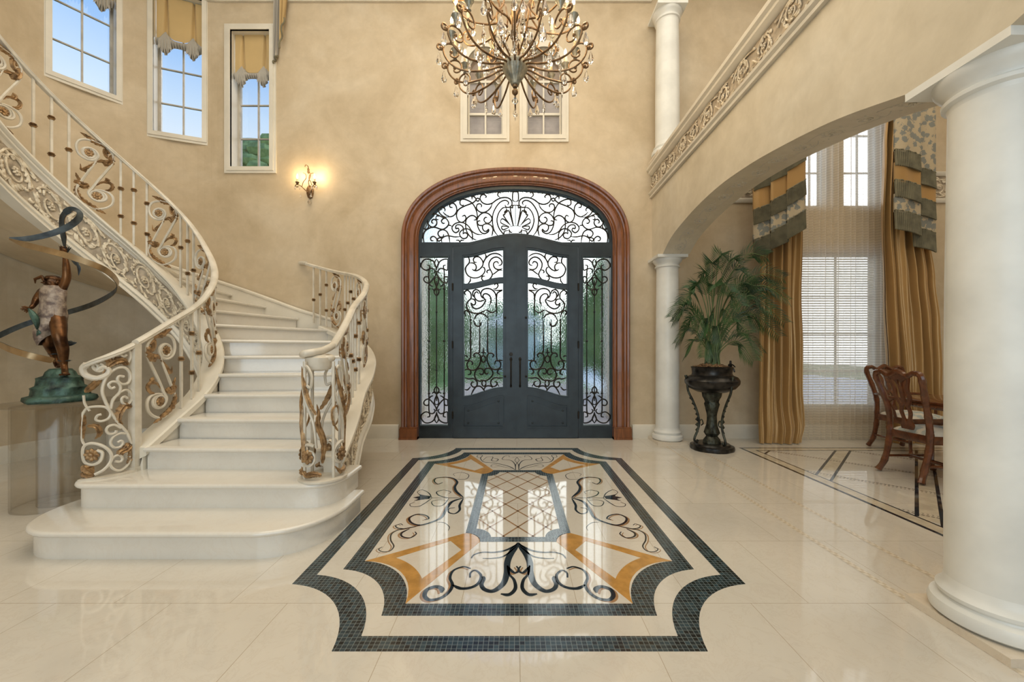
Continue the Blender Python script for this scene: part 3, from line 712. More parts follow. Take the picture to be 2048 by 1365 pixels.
for sx in (-1, 1):
    leaf = empty('door_leaf', (0, 0, 0), parent=door)
    N = 24
    def band(fn, x0=GX0, x1=GX1): return [(sx * (x0 + (x1 - x0) * i / N), fn(x0 + (x1 - x0) * i / N)) for i in range(N + 1)]
    gt = lambda x: swan(x, px_z(514), px_z(499)); gb = lambda x: swan(x, px_z(792), px_z(774))
    m1 = lambda x: swan(x, px_z(568), px_z(555)); m0 = lambda x: swan(x, px_z(579), px_z(566))
    up = band(gt) + list(reversed(band(m1))); lo_ = band(m0) + list(reversed(band(gb)))
    XO = abs(XLF) - .006
    edge = [(sx * .004, .008), (sx * XO, .008)] + [(sx * x, zt_leaf(x) - .006) for x in [XO - (XO - .004) * i / 24 for i in range(25)]]
    b = MB().plate([edge, up, lo_], -.02, .06)
    # raised bead round the glass and round the lower panel
    def ring(y0, off, w, top, bot, b):
        xa, xb = GX0 - off, GX1 + off
        o = [(sx * (xa + (xb - xa) * i / N), top(xa + (xb - xa) * i / N) + off) for i in range(N + 1)] + [(sx * (xb - (xb - xa) * i / N), bot(xb - (xb - xa) * i / N) - off) for i in range(N + 1)]
        xa, xb = GX0 - off + w, GX1 + off - w; o2 = [(sx * (xa + (xb - xa) * i / N), top(xa + (xb - xa) * i / N) + off - w) for i in range(N + 1)] + [(sx * (xb - (xb - xa) * i / N), bot(xb - (xb - xa) * i / N) - off + w) for i in range(N + 1)]
        b.plate([o, o2], y0, -.018)
    ring(-.034, .034, .016, gt, gb, b); ring(-.026, .014, .014, gt, gb, b)
    pt = lambda x: swan(x, px_z(813), px_z(793)); pb = lambda x: px_z(853)
    ring(-.044, .008, .013, pt, pb, b)
    if sx < 0: b.box(-.012, .012, -.032, -.02, .01, zt_leaf(0) - .01).box(-.006, .008, -.02, .06, .01, zt_leaf(0) - .01)
    b.build('leaf_frame', 'iron', leaf, smooth=0)
    b = MB(); xa, xb = GX0 + .06, GX1 - .06
    o = [(sx * (xa + (xb - xa) * i / N), pt(xa + (xb - xa) * i / N) - .07) for i in range(N + 1)] + [(sx * xb, px_z(845)), (sx * xa, px_z(845))]
    b.plate([o], -.026, -.018)
    for x_, z_ in ((xa, pt(xa) - .06), (xb, pt(xb) - .06), (xa, px_z(846)), (xb, px_z(846))): b.blob((sx * x_, -.026, z_), .014, .01, .014, 10, 5)
    b.build('lower_panel', 'iron', leaf, smooth=20)
    MB().plate([up], .03, .038).plate([lo_], .03, .038).build('glass', 'door_glass', leaf, smooth=0)
    f1, f2 = zmap(900, 490, 9.1), zmap(900, 640, 8.53)
    h1 = f1 if sx < 0 else (lambda p: (-f1(p)[0], f1(p)[1])); h2 = f2 if sx < 0 else (lambda p: (-f2(p)[0], f2(p)[1]))
    cl = lambda p: GX0 - .005 < abs(p.x) < GX1 + .005 and gb(abs(p.x)) - .01 < p.y < gt(abs(p.x)) + .01
    g = grille(L1, h1, None, r=.011, y=.008, clip=cl); g2 = grille(L2, h2, None, r=.011, y=.008, clip=cl); g.add(g2.v, g2.f)
    for zz in (px_z(640), px_z(700)): g.blob((sx * abs(px_x(941)), .008, zz), .016, n=8, m=4)
    g.build('grille', 'grille', leaf)
    hx = sx * abs(px_x(1022))
    hb = MB(); hz0, hz1 = px_z(772), px_z(719)
    hb.blob((hx, -.035, hz1), .018, .014, .03).blob((hx, -.035, hz0), .015, .012, .022)
    hb.tube(crom([(hx, -.03, hz1), (hx, -.075, hz1 - .04), (hx, -.085, (hz0 + hz1) / 2), (hx, -.075, hz0 + .03), (hx, -.03, hz0)], 5), .0085, 8)
    hb.build('handle', 'grille', leaf)
    if sx < 0:
        MB().tube([(hx, -.02, px_z(709)), (hx, -.045, px_z(709))], .026, 18).build('deadbolt', 'grille', leaf)
    hg = MB()
    for zz in (px_z(575), px_z(690), px_z(830)): hg.tube([(sx * (XO + .004), -.03, zz - .05), (sx * (XO + .004), -.03, zz + .05)], .011, 8)
    for zz in (px_z(636), px_z(753)): hg.blob((sx * abs(px_x(1010)), -.036, zz), .016, .012, .016, 8, 5)
    hg.build('hinge', 'grille', leaf)

# ================================================================== outside, seen through the glass
M['grass'] = simple('lawn_grass', (.20, .33, .07), .9, 0, .25, 9)
M['foliage'] = simple('garden_foliage', (.17, .27, .10), .8, 0, .3, 3, (.09, .17, .055), .5, 18)
M['paving'] = simple('pink_paving', (.62, .50, .42), .8, 0, .08, 2)
M['stucco'] = simple('pale_stucco', (.80, .74, .64), .8, 0, .04, 2)
M['house_blue'] = simple('pale_blue_wall', (.68, .78, .84), .8, 0, .03, 1)
S(MB().box(-30, 30, YW + .5, 60, -.30, -.14).build('lawn', 'grass', smooth=0))
S(MB().box(-3.2, 3.2, YW + .1, 9.4, -.139, -.02).build('porch_floor', 'paving', smooth=0))
S(MB().box(-10, 10, 10.2, 13.5, -.139, -.125).build('driveway', 'paving', smooth=0))
S(MB().box(2.7, 16, YW + .5, 40, -.139, -.12).build('added_bright_ground', simple('bright_ground_white', (.90, .89, .86), .8, 0, .03, 1), smooth=0))  # pale slab added outside to whiten the dining window behind the sheer
for x in (-1.92, 1.92):
    o = empty('porch_pillar', (x, 7.6, -.02), 0, 'pale stucco porch pillar outside to the %s of the entrance doors' % ('left' if x < 0 else 'right'), 'pillar')
    MB().box(-.2, .2, -.2, .2, 0, 3.4).build('shaft', 'stucco', o, smooth=0); MB().box(-.26, .26, -.26, .26, 0, .25).build('base', 'stucco', o, smooth=0)
def shrub(name, loc, rx, ry, rz, label, cat, n=260, seed=1, trunk=None):
    rnd = random.Random(seed); o = empty(name, loc, 0, label, cat); b = MB()
    for k in range(n):
        a, u = rnd.uniform(0, 2 * pi), rnd.uniform(-1, 1); q = sqrt(1 - u * u); rr = rnd.uniform(.72, 1.0)
        c = Vector((rx * q * cos(a) * rr, ry * q * sin(a) * rr, rz * (1 + u * rr))); s_ = rnd.uniform(.09, .2) * min(rx, rz)
        b.blob((c.x, c.y, c.z + (trunk or 0)), s_, s_, s_ * .8, 6, 4)
    b.blob((0, 0, rz + (trunk or 0)), rx * .93, ry * .93, rz * .97, 18, 12)
    b.build('foliage', 'foliage', o, smooth=0)
    if trunk: MB().tube([(0, 0, 0), (.05, 0, trunk * .6), (0, 0, trunk + rz * .8)], [.16, .12, .07], 8).build('trunk', 'mahogany', o)
    return o
shrub('garden_tree', (-3.3, 12.6, -.14), 1.3, 1.0, 2.35, 'tall green hedge tree behind the left sidelight glass', 'tree', seed=2)
shrub('garden_tree', (3.3, 12.6, -.14), 1.3, 1.0, 2.35, 'tall green hedge tree behind the right sidelight glass', 'tree', seed=3)
shrub('garden_shrub', (-1.9, 17.2, -.14), .6, .6, .7, 'low round shrub on the lawn seen through the left door leaf', 'shrub', 160, 4)
shrub('garden_shrub', (1.9, 16.4, -.14), .9, .8, .9, 'low round shrub on the lawn seen through the right door leaf', 'shrub', 160, 5)
shrub('garden_tree', (-12.0, 19, -.14), 2.6, 2.6, 3.0, 'leafy tree outside the narrow bay window nearest the door wall', 'tree', 420, 6, 5.3)
h = empty('neighbouring_house', (0, 20, -.14), 0, 'pale blue house with a white hipped roof far beyond the front doors', 'house')
MB().box(-1.8, 1.8, -.5, 3.5, 0, 2.75).build('wall', 'house_blue', h, smooth=0)
MB().add([(-2.1, -1, 2.95), (2.1, -1, 2.95), (2.1, 4, 2.95), (-2.1, 4, 2.95), (-.4, 1.5, 4.1), (.4, 1.5, 4.1)], [(0, 1, 5, 4), (1, 2, 5), (2, 3, 4, 5), (3, 0, 4), (3, 2, 1, 0)]).build('roof', 'stucco', h, smooth=0)
MB().box(-1.9, 1.9, -.8, -.5, 2.7, 2.95).build('fascia', 'foliage', h, smooth=0)
def palm_tree():
    o = empty('palm_tree', (-.75, 15.5, -.14), 0, 'slender palm on the lawn seen through the left door leaf', 'palm'); rnd = random.Random(8)
    MB().tube(crom([(0, 0, 0), (.1, 0, 1.0), (0, 0, 2.1)], 4), .09, 8).build('trunk', 'mahogany', o)
    b = MB()
    for k in range(14):
        a = 2 * pi * k / 14; el = rnd.uniform(.2, 1.0); pts = [Vector((cos(a) * t * 1.2 * cos(el * .6), sin(a) * t * 1.2, 2.1 + el * t - 1.3 * t * t)) for t in [i / 8 for i in range(9)]]
        b.tube(pts, .02, 4)
        for i in range(1, 9):
            for s_ in (-1, 1): b.tube([pts[i], pts[i] + Vector((-sin(a) * s_ * .2, cos(a) * s_ * .2, -.22))], [.02, .005], 3)
    b.build('fronds', 'foliage', o)
palm_tree()
for x, w_ in ((-8.6, 'far left of the pale house'), (-5.15, 'just left of the pale house'), (-1.72, 'behind the left half of the pale house'), (1.72, 'behind the right half of the pale house'), (5.15, 'just right of the pale house'), (8.6, 'far right of the pale house')):
    shrub('hedge_tree', (x, 27, -.14), 1.52, 1.5, 3.1, 'dense green tree ' + w_, 'tree', 220, int(x * 10 + 100))['group'] = 'trees behind the pale house'
# ================================================================== staircase
RISE = 0.1645
def polar(n, a, r): return (n, TC[0] + r * cos(radians(a)), TC[1] + r * sin(radians(a)))
NMAX = 20
def wall_hit(a):
    """where the ray at angle a from the stair centre meets the bay wall"""
    dx, dy = cos(radians(a)), sin(radians(a))
    if dy > 0:
        t = (YW - TC[1]) / dy; x = TC[0] + dx * t
        if x >= WC[0]: return (x, YW - .014)
    ox, oy = TC[0] - WC[0], TC[1] - WC[1]; bq = ox * dx + oy * dy; cq = ox * ox + oy * oy - (WR - .014) ** 2
    t = -bq + sqrt(max(0, bq * bq - cq)); x, y = TC[0] + dx * t, TC[1] + dy * t
    if y >= WC[1]: return (x, y)
    t = (XL + .014 - TC[0]) / dx; return (XL + .014, TC[1] + dy * t)
INN = [(1, -2.80, 2.30), (2, -2.78, 2.60), (3, -2.77, 2.92), (4, -2.77, 3.20), (5, -2.77, 3.47), polar(6, 20, .635), polar(7, 38, .645), polar(8, 54, .655), polar(9, 68, .665), polar(10, 80, .68), polar(11, 92, .695), polar(12, 104.5, .71)]
OUT = [(1, -1.29, 2.30), (2, -1.29, 2.60), (3, -1.31, 2.90), (4, -1.34, 3.17), polar(5, 2, 1.98), polar(6, 12, 1.98), polar(7, 24, 1.98), polar(8, 40, 1.98), polar(9, 61, 2.06), (10, -2.95, 5.42), (11, *wall_hit(90)), (12, *wall_hit(103))]
for n in range(13, NMAX + 3):
    a = 104.5 + 12.9 * (n - 12); INN.append(polar(n, a, .71 + .22 * min(1, (a - 104.5) / 95))); OUT.append((n, *wall_hit(a - 1)))
def interp(tab, n):
    i = max(0, min(len(tab) - 2, int(math.floor(n)) - 1)); t = n - (i + 1)
    g = lambda k: Vector(tab[max(0, min(len(tab) - 1, k))][1:])
    p0, p1, p2, p3 = g(i - 1), g(i), g(i + 1), g(i + 2)
    return 0.5 * (2 * p1 + (p2 - p0) * t + (2 * p0 - 5 * p1 + 4 * p2 - p3) * t * t + (3 * p1 - p0 - 3 * p2 + p3) * t ** 3)
def inn(n, off=0.0):
    p = interp(INN, n); d = (interp(INN, n + .05) - interp(INN, n - .05)).normalized(); return p + Vector((-d.y, d.x)) * off   # + = towards the well
def outp(n, off=0.0):
    p = interp(OUT, n); d = (interp(OUT, n + .05) - interp(OUT, n - .05)).normalized(); return p + Vector((d.y, -d.x)) * off   # + = away from the steps
stair = empty('staircase', (-2.05, 2.28, 0), 0, 'curved cream marble staircase winding up round the bay from the hall floor', 'staircase')
SB = (-2.05, 2.28, 0)
def round_tread(x0, x1, y0, yb, r, n=10, over=0.0):
    """front edge y0 with rounded front corners, sides run back to yb"""
    pts = [(x1 + over, yb)]
    rx, ry = r
    pts += [(x1 - rx + (rx + over) * cos(-a), y0 + ry - (ry + over) * sin(a)) for a in [pi / 2 * i / n for i in range(n + 1)]]
    pts += [(x0 + rx - (rx + over) * sin(a), y0 + ry - (ry + over) * cos(a)) for a in [pi / 2 * i / n for i in range(n + 1)]]
    pts += [(x0 - over, yb)]
    return pts                                      # runs right to left along the front
def nose_step(b, outline, z0, z1, th=.034, over=.03):
    """riser body + tread slab with a bull-nosed edge; outline is the open front path, closed at the back"""
    b.prism(outline, z0, z1 - th)
    m = len(outline); P2 = [Vector(p) for p in outline]; c = sum(P2, Vector((0, 0))) / m
    N = []
    for i in range(m):
        d = (P2[min(i + 1, m - 1)] - P2[max(i - 1, 0)]).normalized(); nn = Vector((d.y, -d.x))
        N.append(nn)
    if sum(N[i].dot(P2[i] - c) for i in range(m)) < 0: N = [-q for q in N]
    secs = [(over * .35, 0), (over * .8, th * .12), (over, th * .5), (over * .8, th * .88), (over * .35, th)]
    n = len(secs); v = []; f = []
    for i in range(m):
        for o, u in secs: q = P2[i] + N[i] * o; v.append((q.x, q.y, z1 - th + u))
    for i in range(m - 1):
        for k in range(n - 1): f.append((i * n + k, (i + 1) * n + k, (i + 1) * n + k + 1, i * n + k + 1))
    f.append(tuple(i * n + n - 1 for i in range(m))); f.append(tuple(i * n for i in reversed(range(m))))
    f.append(tuple(range(n))); f.append(tuple((m - 1) * n + k for k in reversed(range(n))))
    b.add(v, f)
b = MB(); nose_step(b, round_tread(-3.02, -1.155, 2.30, 2.98, (.36, .42), 12), 0, RISE); rel(b.build('step', 'step', stair, smooth=50), SB)
b = MB(); nose_step(b, round_tread(-2.975, -1.20, 2.63, 3.05, (.17, .22), 10), RISE, 2 * RISE); rel(b.build('step', 'step', stair, smooth=50), SB)
for n in range(3, NMAX + 1):
    k = 6; z1 = n * RISE; z0 = (n - 1) * RISE - .02
    io = -.06; oo = -.06 if n < 9 else -.0
    a_, c_ = inn(n, io), outp(n, oo); a2, c2 = inn(n + 1.05, io), outp(n + 1.05, oo)
    front = [c_ + (a_ - c_) * i / 8 for i in range(9)]
    lefts = [inn(n + 1.05 * i / k, io) for i in range(1, k + 1)]; rights = [outp(n + 1.05 * i / k, oo) for i in range(k, 0, -1)]
    b = MB(); poly = front + lefts + rights
    dn = (front[0] - front[-1]).normalized(); fw = Vector((dn.y, -dn.x))
    if fw.dot(a2 - a_) > 0: fw = -fw
    rf = [p - fw * .026 for p in front]
    b.prism([tuple(p) for p in rf + lefts + rights], z0, z1 - .034)
    th = .034; secs = [(.006, 0), (-.004, .004), (-.010, .017), (-.004, .030), (.006, .034)]
    m = len(front); v = []; f = []; ns = len(secs)
    for p in front:
        for o, u in secs: q = p - fw * o; v.append((q.x, q.y, z1 - th + u))
    base = len(v); bk = lefts + rights
    for p in bk: v.append((p.x, p.y, z1)); 
    for p in bk: v.append((p.x, p.y, z1 - th))
    for i in range(m - 1):
        for q in range(ns - 1): f.append((i * ns + q, (i + 1) * ns + q, (i + 1) * ns + q + 1, i * ns + q + 1))
    nb = len(bk)
    f.append(tuple([i * ns + ns - 1 for i in range(m)] + [base + i for i in range(nb)]))
    f.append(tuple([i * ns for i in range(m)] + [base + nb + i for i in range(nb)])[::-1])
    f.append(tuple(range(ns)) + (base + nb - 1, base + 2 * nb - 1)); f.append(tuple((m - 1) * ns + q for q in range(ns)) + (base, base + nb))
    b.add(v, f)
    rel(b.build('step', 'step', stair, smooth=30), SB)
zc_ = lambda n: RISE * n
# helical soffit
NS0, NS1 = 2.95, NMAX + 1.0
def soff(u, v):
    n = NS0 + (NS1 - NS0) * u; a_ = inn(n, -.02); c_ = outp(n, 0.0); p = a_ + (c_ - a_) * v; return (p.x, p.y, max(.005, zc_(n) - .46))
b = MB().grid(soff, 80, 6); rel(b.build('soffit', 'plaster', stair), SB)
# moulded, carved string on both sides
def string(fn, n0, n1, side, nm, hgt, out0=.07):
    """cap, two mouldings and carved band following fn; local u: out from the steps"""
    K = int((n1 - n0) * 6)
    ns = [n0 + (n1 - n0) * i / K for i in range(K + 1)]
    b = MB(); top = .0; H_ = hgt
    cap = [(-.075, -.06), (-.075, -.012), (-.065, 0), (.075, 0), (.092, -.01), (.095, -.03), (.085, -.042), (.070, -.05), (.078, -.06), (.076, -.075), (.055, -.085), (.045, -.105), (.045, -.115)]
    low = [(.045, -H_ + .10), (.055, -H_ + .095), (.07, -H_ + .075), (.075, -H_ + .055), (.06, -H_ + .045), (.066, -H_ + .03), (.08, -H_ + .015), (.08, -H_), (-.05, -H_), (-.05, -.06)]
    for prof in (cap, low):
        v = []; m = len(prof)
        for n in ns:
            for o, u in prof:
                p = fn(n, o); v.append((p.x, p.y, max(.004, zc_(n) + u)))
        f = [(i * m + j, i * m + j + 1, (i + 1) * m + j + 1, (i + 1) * m + j) for i in range(K) for j in range(m - 1)]
        f += [tuple(range(m)), tuple(K * m + j for j in range(m))[::-1]]
        b.add(v, f)
    st = rel(b.build(nm, 'trim', stair, smooth=35), SB)
    b = MB(); v = []
    for n in ns:
        for u in (-.112, -H_ + .095): p = fn(n, .043); v.append((p.x, p.y, max(.004, zc_(n) + u)))
    b.add(v, [(2 * i, 2 * i + 1, 2 * i + 3, 2 * i + 2) for i in range(K)])
    g = b.build('frieze_ground', 'frieze_base', st)
    # arc length table for the relief
    L = [0.0]; 
    for i in range(K):
        p, q = fn(ns[i], .045), fn(ns[i + 1], .045); L.append(L[-1] + sqrt((p - q).length ** 2 + (zc_(ns[i + 1]) - zc_(ns[i])) ** 2))
    def fm(s, v, l):
        s = min(max(s, 0), L[-1] - 1e-6); i = 0
        lo_i, hi_i = 0, K
        while hi_i - lo_i > 1:
            mid = (lo_i + hi_i) // 2
            if L[mid] <= s: lo_i = mid
            else: hi_i = mid
        t = (s - L[lo_i]) / (L[lo_i + 1] - L[lo_i] + 1e-9); n = ns[lo_i] + (ns[lo_i + 1] - ns[lo_i]) * t
        p = fn(n, .043 + l); return Vector((p.x, p.y, max(.01, zc_(n) - (.112 + H_ - .095) / 2 + v * 1.15)))
    relief(MB(), L[-1], (H_ - .21), fm, .30, 11 if side else 12).build('relief', 'frieze', st)
    return st
string(lambda n, o: inn(n, o), 3.0, NMAX + 1, 0, 'inner_string', .52)
string(lambda n, o: outp(n, o), 2.75, 9.3, 1, 'outer_string', .46)
# end block of the outer string
p = outp(2.75, .03); rel(MB().box(p.x - .07, p.x + .035, p.y - .03, p.y + .03, 0, zc_(2.75) - .0).build('string_end', 'trim', stair, smooth=0), SB)
# raised skirting on the bay wall
b = MB(); prof = [(0, -.30), (.02, -.30), (.02, .085), (.036, .095), (.04, .115), (.03, .128), (.012, .135), (0, .135)]; v = []; m = len(prof); K = 90
for i in range(K + 1):
    n = 9.2 + (NMAX + 1 - 9.2) * i / K; q = interp(OUT, n); d = (interp(OUT, n + .1) - interp(OUT, n - .1)).normalized(); iw = Vector((-d.y, d.x))
    if q.x > -3.3: q = Vector((q.x, YW - .012)); iw = Vector((0, -1))
    for o, u in prof:
        p = q + iw * (o + .002); v.append((p.x, p.y, zc_(n) + u))
b.add(v, [(i * m + j, i * m + j + 1, (i + 1) * m + j + 1, (i + 1) * m + j) for i in range(K) for j in range(m - 1)] + [tuple(range(m))])
rel(b.build('wall_skirt', 'trim', stair), SB)

# ================================================================== railings
RH = .745                                            # string cap to underside of the handrail
HR = [(-.030, 0), (-.036, .012), (-.034, .026), (-.040, .036), (-.030, .052), (-.014, .060), (.014, .060), (.030, .052), (.040, .036), (.034, .026), (.036, .012), (.030, 0)]
HR = [(a * .72, c * .72) for a, c in HR]
def handrail(b, fn, ns, dz=0.0, zfn=None):
    m = len(HR); v = []
    for n in ns:
        for o, u in HR:
            p = fn(n, o); v.append((p.x, p.y, (zfn or zc_)(n) + RH + u + dz))
    K = len(ns) - 1
    b.add(v, [(i * m + j, i * m + (j + 1) % m, (i + 1) * m + (j + 1) % m, (i + 1) * m + j) for i in range(K) for j in range(m)] + [tuple(range(m))[::-1], tuple(K * m + j for j in range(m))])
def frame_at(fn, n):
    p = fn(n, 0); d = (fn(n + .05, 0) - fn(n - .05, 0)).normalized(); return Vector((p.x, p.y, zc_(n))), Vector((d.x, d.y, 0)), Vector((-d.y, d.x, 0))
def baluster(fn, n, parent, ks, sb):
    c, t, q = frame_at(fn, n); b = MB(); z0, z1 = c.z, c.z + RH + .01
    b.obox((c.x, c.y, (z0 + z1) / 2), t * .0085, q * .0085, (0, 0, (z1 - z0) / 2))
    o = rel(b.build('baluster', 'cream_metal', parent, smooth=0), sb)
    for kk in ks:
        b = MB(); z = z0 + RH * kk
        b.tube([(c.x, c.y, z + h) for h in (-.019, -.015, -.010, -.006, 0, .006, .010, .015, .019)], [.012, .020, .023, .014, .028, .014, .023, .020, .012], 12)
        b.build('collar', 'gold', o)
PZ = (640.0, 560.0, .00100)                          # centre and scale of the traced panel
P_IRON = [
 ([(640,345),(660,375),(700,378),(722,345),(715,300),(680,282),(640,300),(625,345),(650,390),(700,402),(750,370),(768,300),(750,235),(700,205),(630,205),(560,240),(522,300),(530,390),(570,480),(620,580),(665,680),(690,730),(670,780),(625,800),(580,780),(568,740),(590,705),(635,695)], .011),
 ([(632,370),(655,440),(690,520),(735,630),(768,720),(760,790),(720,850),(660,882),(595,870),(535,820),(520,750),(545,700),(600,683),(650,690)], .011)]
P_GOLD = [  # (path, width)
 ([(560,240),(600,215),(650,205),(700,170),(745,150)], 26), ([(528,300),(535,360),(560,400),(590,380),(640,405)], 34), ([(545,290),(575,260),(570,320),(545,350)], 22),
 ([(640,410),(670,450),(705,490),(735,520),(742,460)], 16), ([(700,480),(715,510),(700,540)], 18),
 ([(690,650),(720,670),(760,650),(785,665)], 36), ([(765,690),(768,740),(745,800),(700,840),(650,870),(600,900),(570,915)], 26), ([(735,640),(760,600),(772,560)], 14),
 ([(580,680),(540,660),(525,620),(545,590),(600,600),(640,650)], 18), ([(575,600),(560,570),(575,545)], 24)]
def panel(fn, n0, n1, parent, sb, sc=1.0, flip=1):
    nc = (n0 + n1) / 2; c, t, q = frame_at(fn, nc); zmid = c.z + RH * .5
    # arc-length along fn around nc
    def at(x, y, off=0.0):
        s = (x - PZ[0]) * PZ[2] * sc
        ds = (fn(nc + .5, 0) - fn(nc - .5, 0)).length; n = nc + s / max(ds, .05); p = fn(n, off)
        return Vector((p.x, p.y, zmid + (PZ[1] - y) * PZ[2] * .96))
    b = MB()
    for pts, r in P_IRON:
        pp = crom([at(*p) for p in pts], 4); m = len(pp)
        b.tube(pp, [r * (.55 + .45 * min(1, min(i, m - 1 - i) / 10)) for i in range(m)], 6)
    o = rel(b.build('scroll_panel', 'cream_metal', parent), sb)
    for pts, w in P_GOLD:
        b = MB(); b.leaf(crom([at(*p) for p in pts], 5), w * .00100, q, len(pts) + 3, 1.0); b.build('acanthus', 'gold', o)
    for (x, y) in ((690, 332), (633, 748)):
        c0 = at(x, y); b = MB(); pA, pB = at(x - 10, y), at(x + 10, y); b.rosette(c0, (pB - pA), Vector((0, 0, 1)), .038 * (1 if sc > .8 else .9), 8); b.build('rosette', 'gold', o)
        b = MB(); ring = [c0 + (pB - pA).normalized() * .046 * cos(k * pi / 10) + Vector((0, 0, .046 * sin(k * pi / 10))) for k in range(20)]
        b.tube(ring, .008, 6, closed=True); b.build('ring', 'cream_metal', o)
    return o

# ---- left (inner) railing
LB_ = (-2.74, 2.93, 0.4935)
left = empty('stair_railing', LB_, 0, 'left stair railing that climbs round the well, cream iron with gold rosettes', 'railing')
b = MB(); ns = [2.98 + (NMAX + 1 - 2.98) * i / 150 for i in range(151)]
handrail(b, lambda n, o: inn(n, o), ns); rel(b.build('handrail', 'cream_metal', left), LB_)
KS = [(.55,), (.30, .72), (.45,), (.62, .25)]
bal = [4.4, 4.8, 5.15, 7.25, 7.7, 8.15, 10.3, 10.8, 11.3, 13.2, 13.8, 14.35, 16.25, 16.82, 17.4, 19.3, 19.9]
for i, n in enumerate(bal): baluster(inn, n, left, KS[i % 4] if i % 3 != 1 else (.3, .75), LB_)
for n0, n1 in ((3.15, 4.3), (5.4, 7.0), (8.4, 10.1), (11.6, 13.05), (14.55, 16.05), (17.6, 19.1)):
    panel(inn, n0, n1, left, LB_, 1.0)
# newel post
b = MB(); pz0, pz1 = 2 * RISE, zc_(3) + RH
c = inn(2.97); b.box(c.x - .026, c.x + .026, c.y - .026, c.y + .026, pz0, pz1 + .01).box(c.x - .034, c.x + .034, c.y - .034, c.y + .034, pz0, pz0 + .03)
rel(b.build('newel_post', 'cream_metal', left, smooth=0), LB_)
# scrolled end panel: traced flat, then bent round a curve standing on the second step
EC = (Vector((-2.765, 2.90)), Vector((-2.80, 2.74)), Vector((-2.90, 2.67)), Vector((-3.0, 2.68)))
EL = crom([Vector((c.x, c.y - .02)), Vector((-2.79, 2.80)), Vector((-2.84, 2.73)), Vector((-2.925, 2.70))], 10)
ecum = [0.0]
for i in range(len(EL) - 1): ecum.append(ecum[-1] + (EL[i + 1] - EL[i]).length)
def ebend(s, z, off=0.0):
    s = max(0, min(s, ecum[-1] - 1e-5)); i = 0
    while ecum[i + 1] < s: i += 1
    t = (s - ecum[i]) / (ecum[i + 1] - ecum[i]); p = EL[i] + (EL[i + 1] - EL[i]) * t; d = (EL[i + 1] - EL[i]).normalized(); nn = Vector((-d.y, d.x))
    p = p + nn * off; return Vector((p.x, p.y, z))
ESC = ecum[-1] * .985 / 400.0                         # 400 traced px across the panel
def emap(x, y, off=0.0): return ebend((455 - x) * ESC, 2 * RISE + .02 + max(0, (1290 - y + (455 - x) * .08)) * .000945, off)
E_IRON = [
 ([(135,530),(165,548),(175,520),(145,508),(140,540),(175,560),(208,550),(210,515),(190,505)], .010),
 ([(400,425),(370,440),(340,420),(350,390),(390,375),(430,395),(440,440),(410,490)], .010),
 ([(375,590),(330,590),(320,620),(350,645),(410,640),(438,600),(430,560),(390,525),(330,525),(270,560),(225,620),(205,700),(225,770),(265,850),(330,940),(400,1010),(450,1100)], .011),
 ([(300,670),(270,680),(250,655),(275,632),(320,635),(345,670),(330,720),(285,760),(268,830)], .010),
 ([(410,755),(385,740),(355,755),(365,790),(410,800),(445,770),(445,720),(400,690),(340,710),(290,760),(270,810)], .010),
 ([(200,870),(170,880),(160,910),(200,920),(250,900),(265,860),(230,820),(160,815),(90,830),(55,870)], .010),
 ([(310,990),(300,1010),(260,1015),(235,990),(250,960),(300,950),(350,975)], .010),
 ([(320,1080),(350,1070),(365,1090),(340,1115),(290,1115),(265,1080),(285,1040),(340,1015),(390,1020)], .010),
 ([(165,1130),(205,1150),(190,1210),(130,1235),(70,1215),(55,1150),(70,1100),(130,1080),(210,1100),(265,1150),(270,1210),(220,1270),(150,1305)], .012),
 ([(300,1220),(345,1225),(360,1200),(330,1175),(285,1190),(262,1235),(290,1275),(350,1290),(420,1250),(440,1190)], .010),
 ([(55,870),(35,960),(45,1060),(75,1100)], .009), ([(60,740),(70,800),(110,850)], .009)]
E_GOLD = [([(410,500),(370,470),(310,480),(250,520),(210,580)], 34), ([(270,490),(245,460),(265,450)], 30), ([(205,590),(150,650),(90,700),(70,720)], 28),
 ([(445,820),(390,810),(340,860),(330,920),(370,950)], 34), ([(460,1110),(400,1140),(340,1160),(350,1180)], 30), ([(440,1130),(450,1200),(400,1250)], 26),
 ([(60,880),(40,960),(50,1080)], 22), ([(90,960),(160,960),(185,1010),(150,1050)], 22), ([(60,1240),(90,1270),(140,1300)], 46), ([(50,1290),(90,1310),(150,1310)], 40), ([(360,1180),(400,1110),(440,1100)], 20)]
b = MB()
for pts, r in E_IRON: b.tube(crom([emap(*p) for p in pts], 4), r * .85, 6)
ep = rel(b.build('end_scroll', 'cream_metal', left), LB_)
for pts, w in E_GOLD:
    pp = crom([emap(*p) for p in pts], 5); q = (emap(*pts[1], .01) - emap(*pts[1], 0)).normalized()
    MB().leaf(pp, w * .00092, q, len(pts) + 3, 1.0).build('acanthus', 'gold', ep)
c0 = emap(125, 1165); u = (emap(115, 1165) - emap(135, 1165)).normalized()
MB().rosette(c0, u, (0, 0, 1), .045, 8).build('rosette', 'gold', ep)
b = MB(); zz = 2 * RISE
b.prism([(p.x + .0, p.y) for p in [ebend(s * ecum[-1] / 24, 0, .045) for s in range(25)]] + [(p.x, p.y) for p in [ebend(s * ecum[-1] / 24, 0, -.045) for s in range(24, -1, -1)]], zz, zz + .012)
b.build('foot_plate', 'cream_metal', ep, smooth=0)
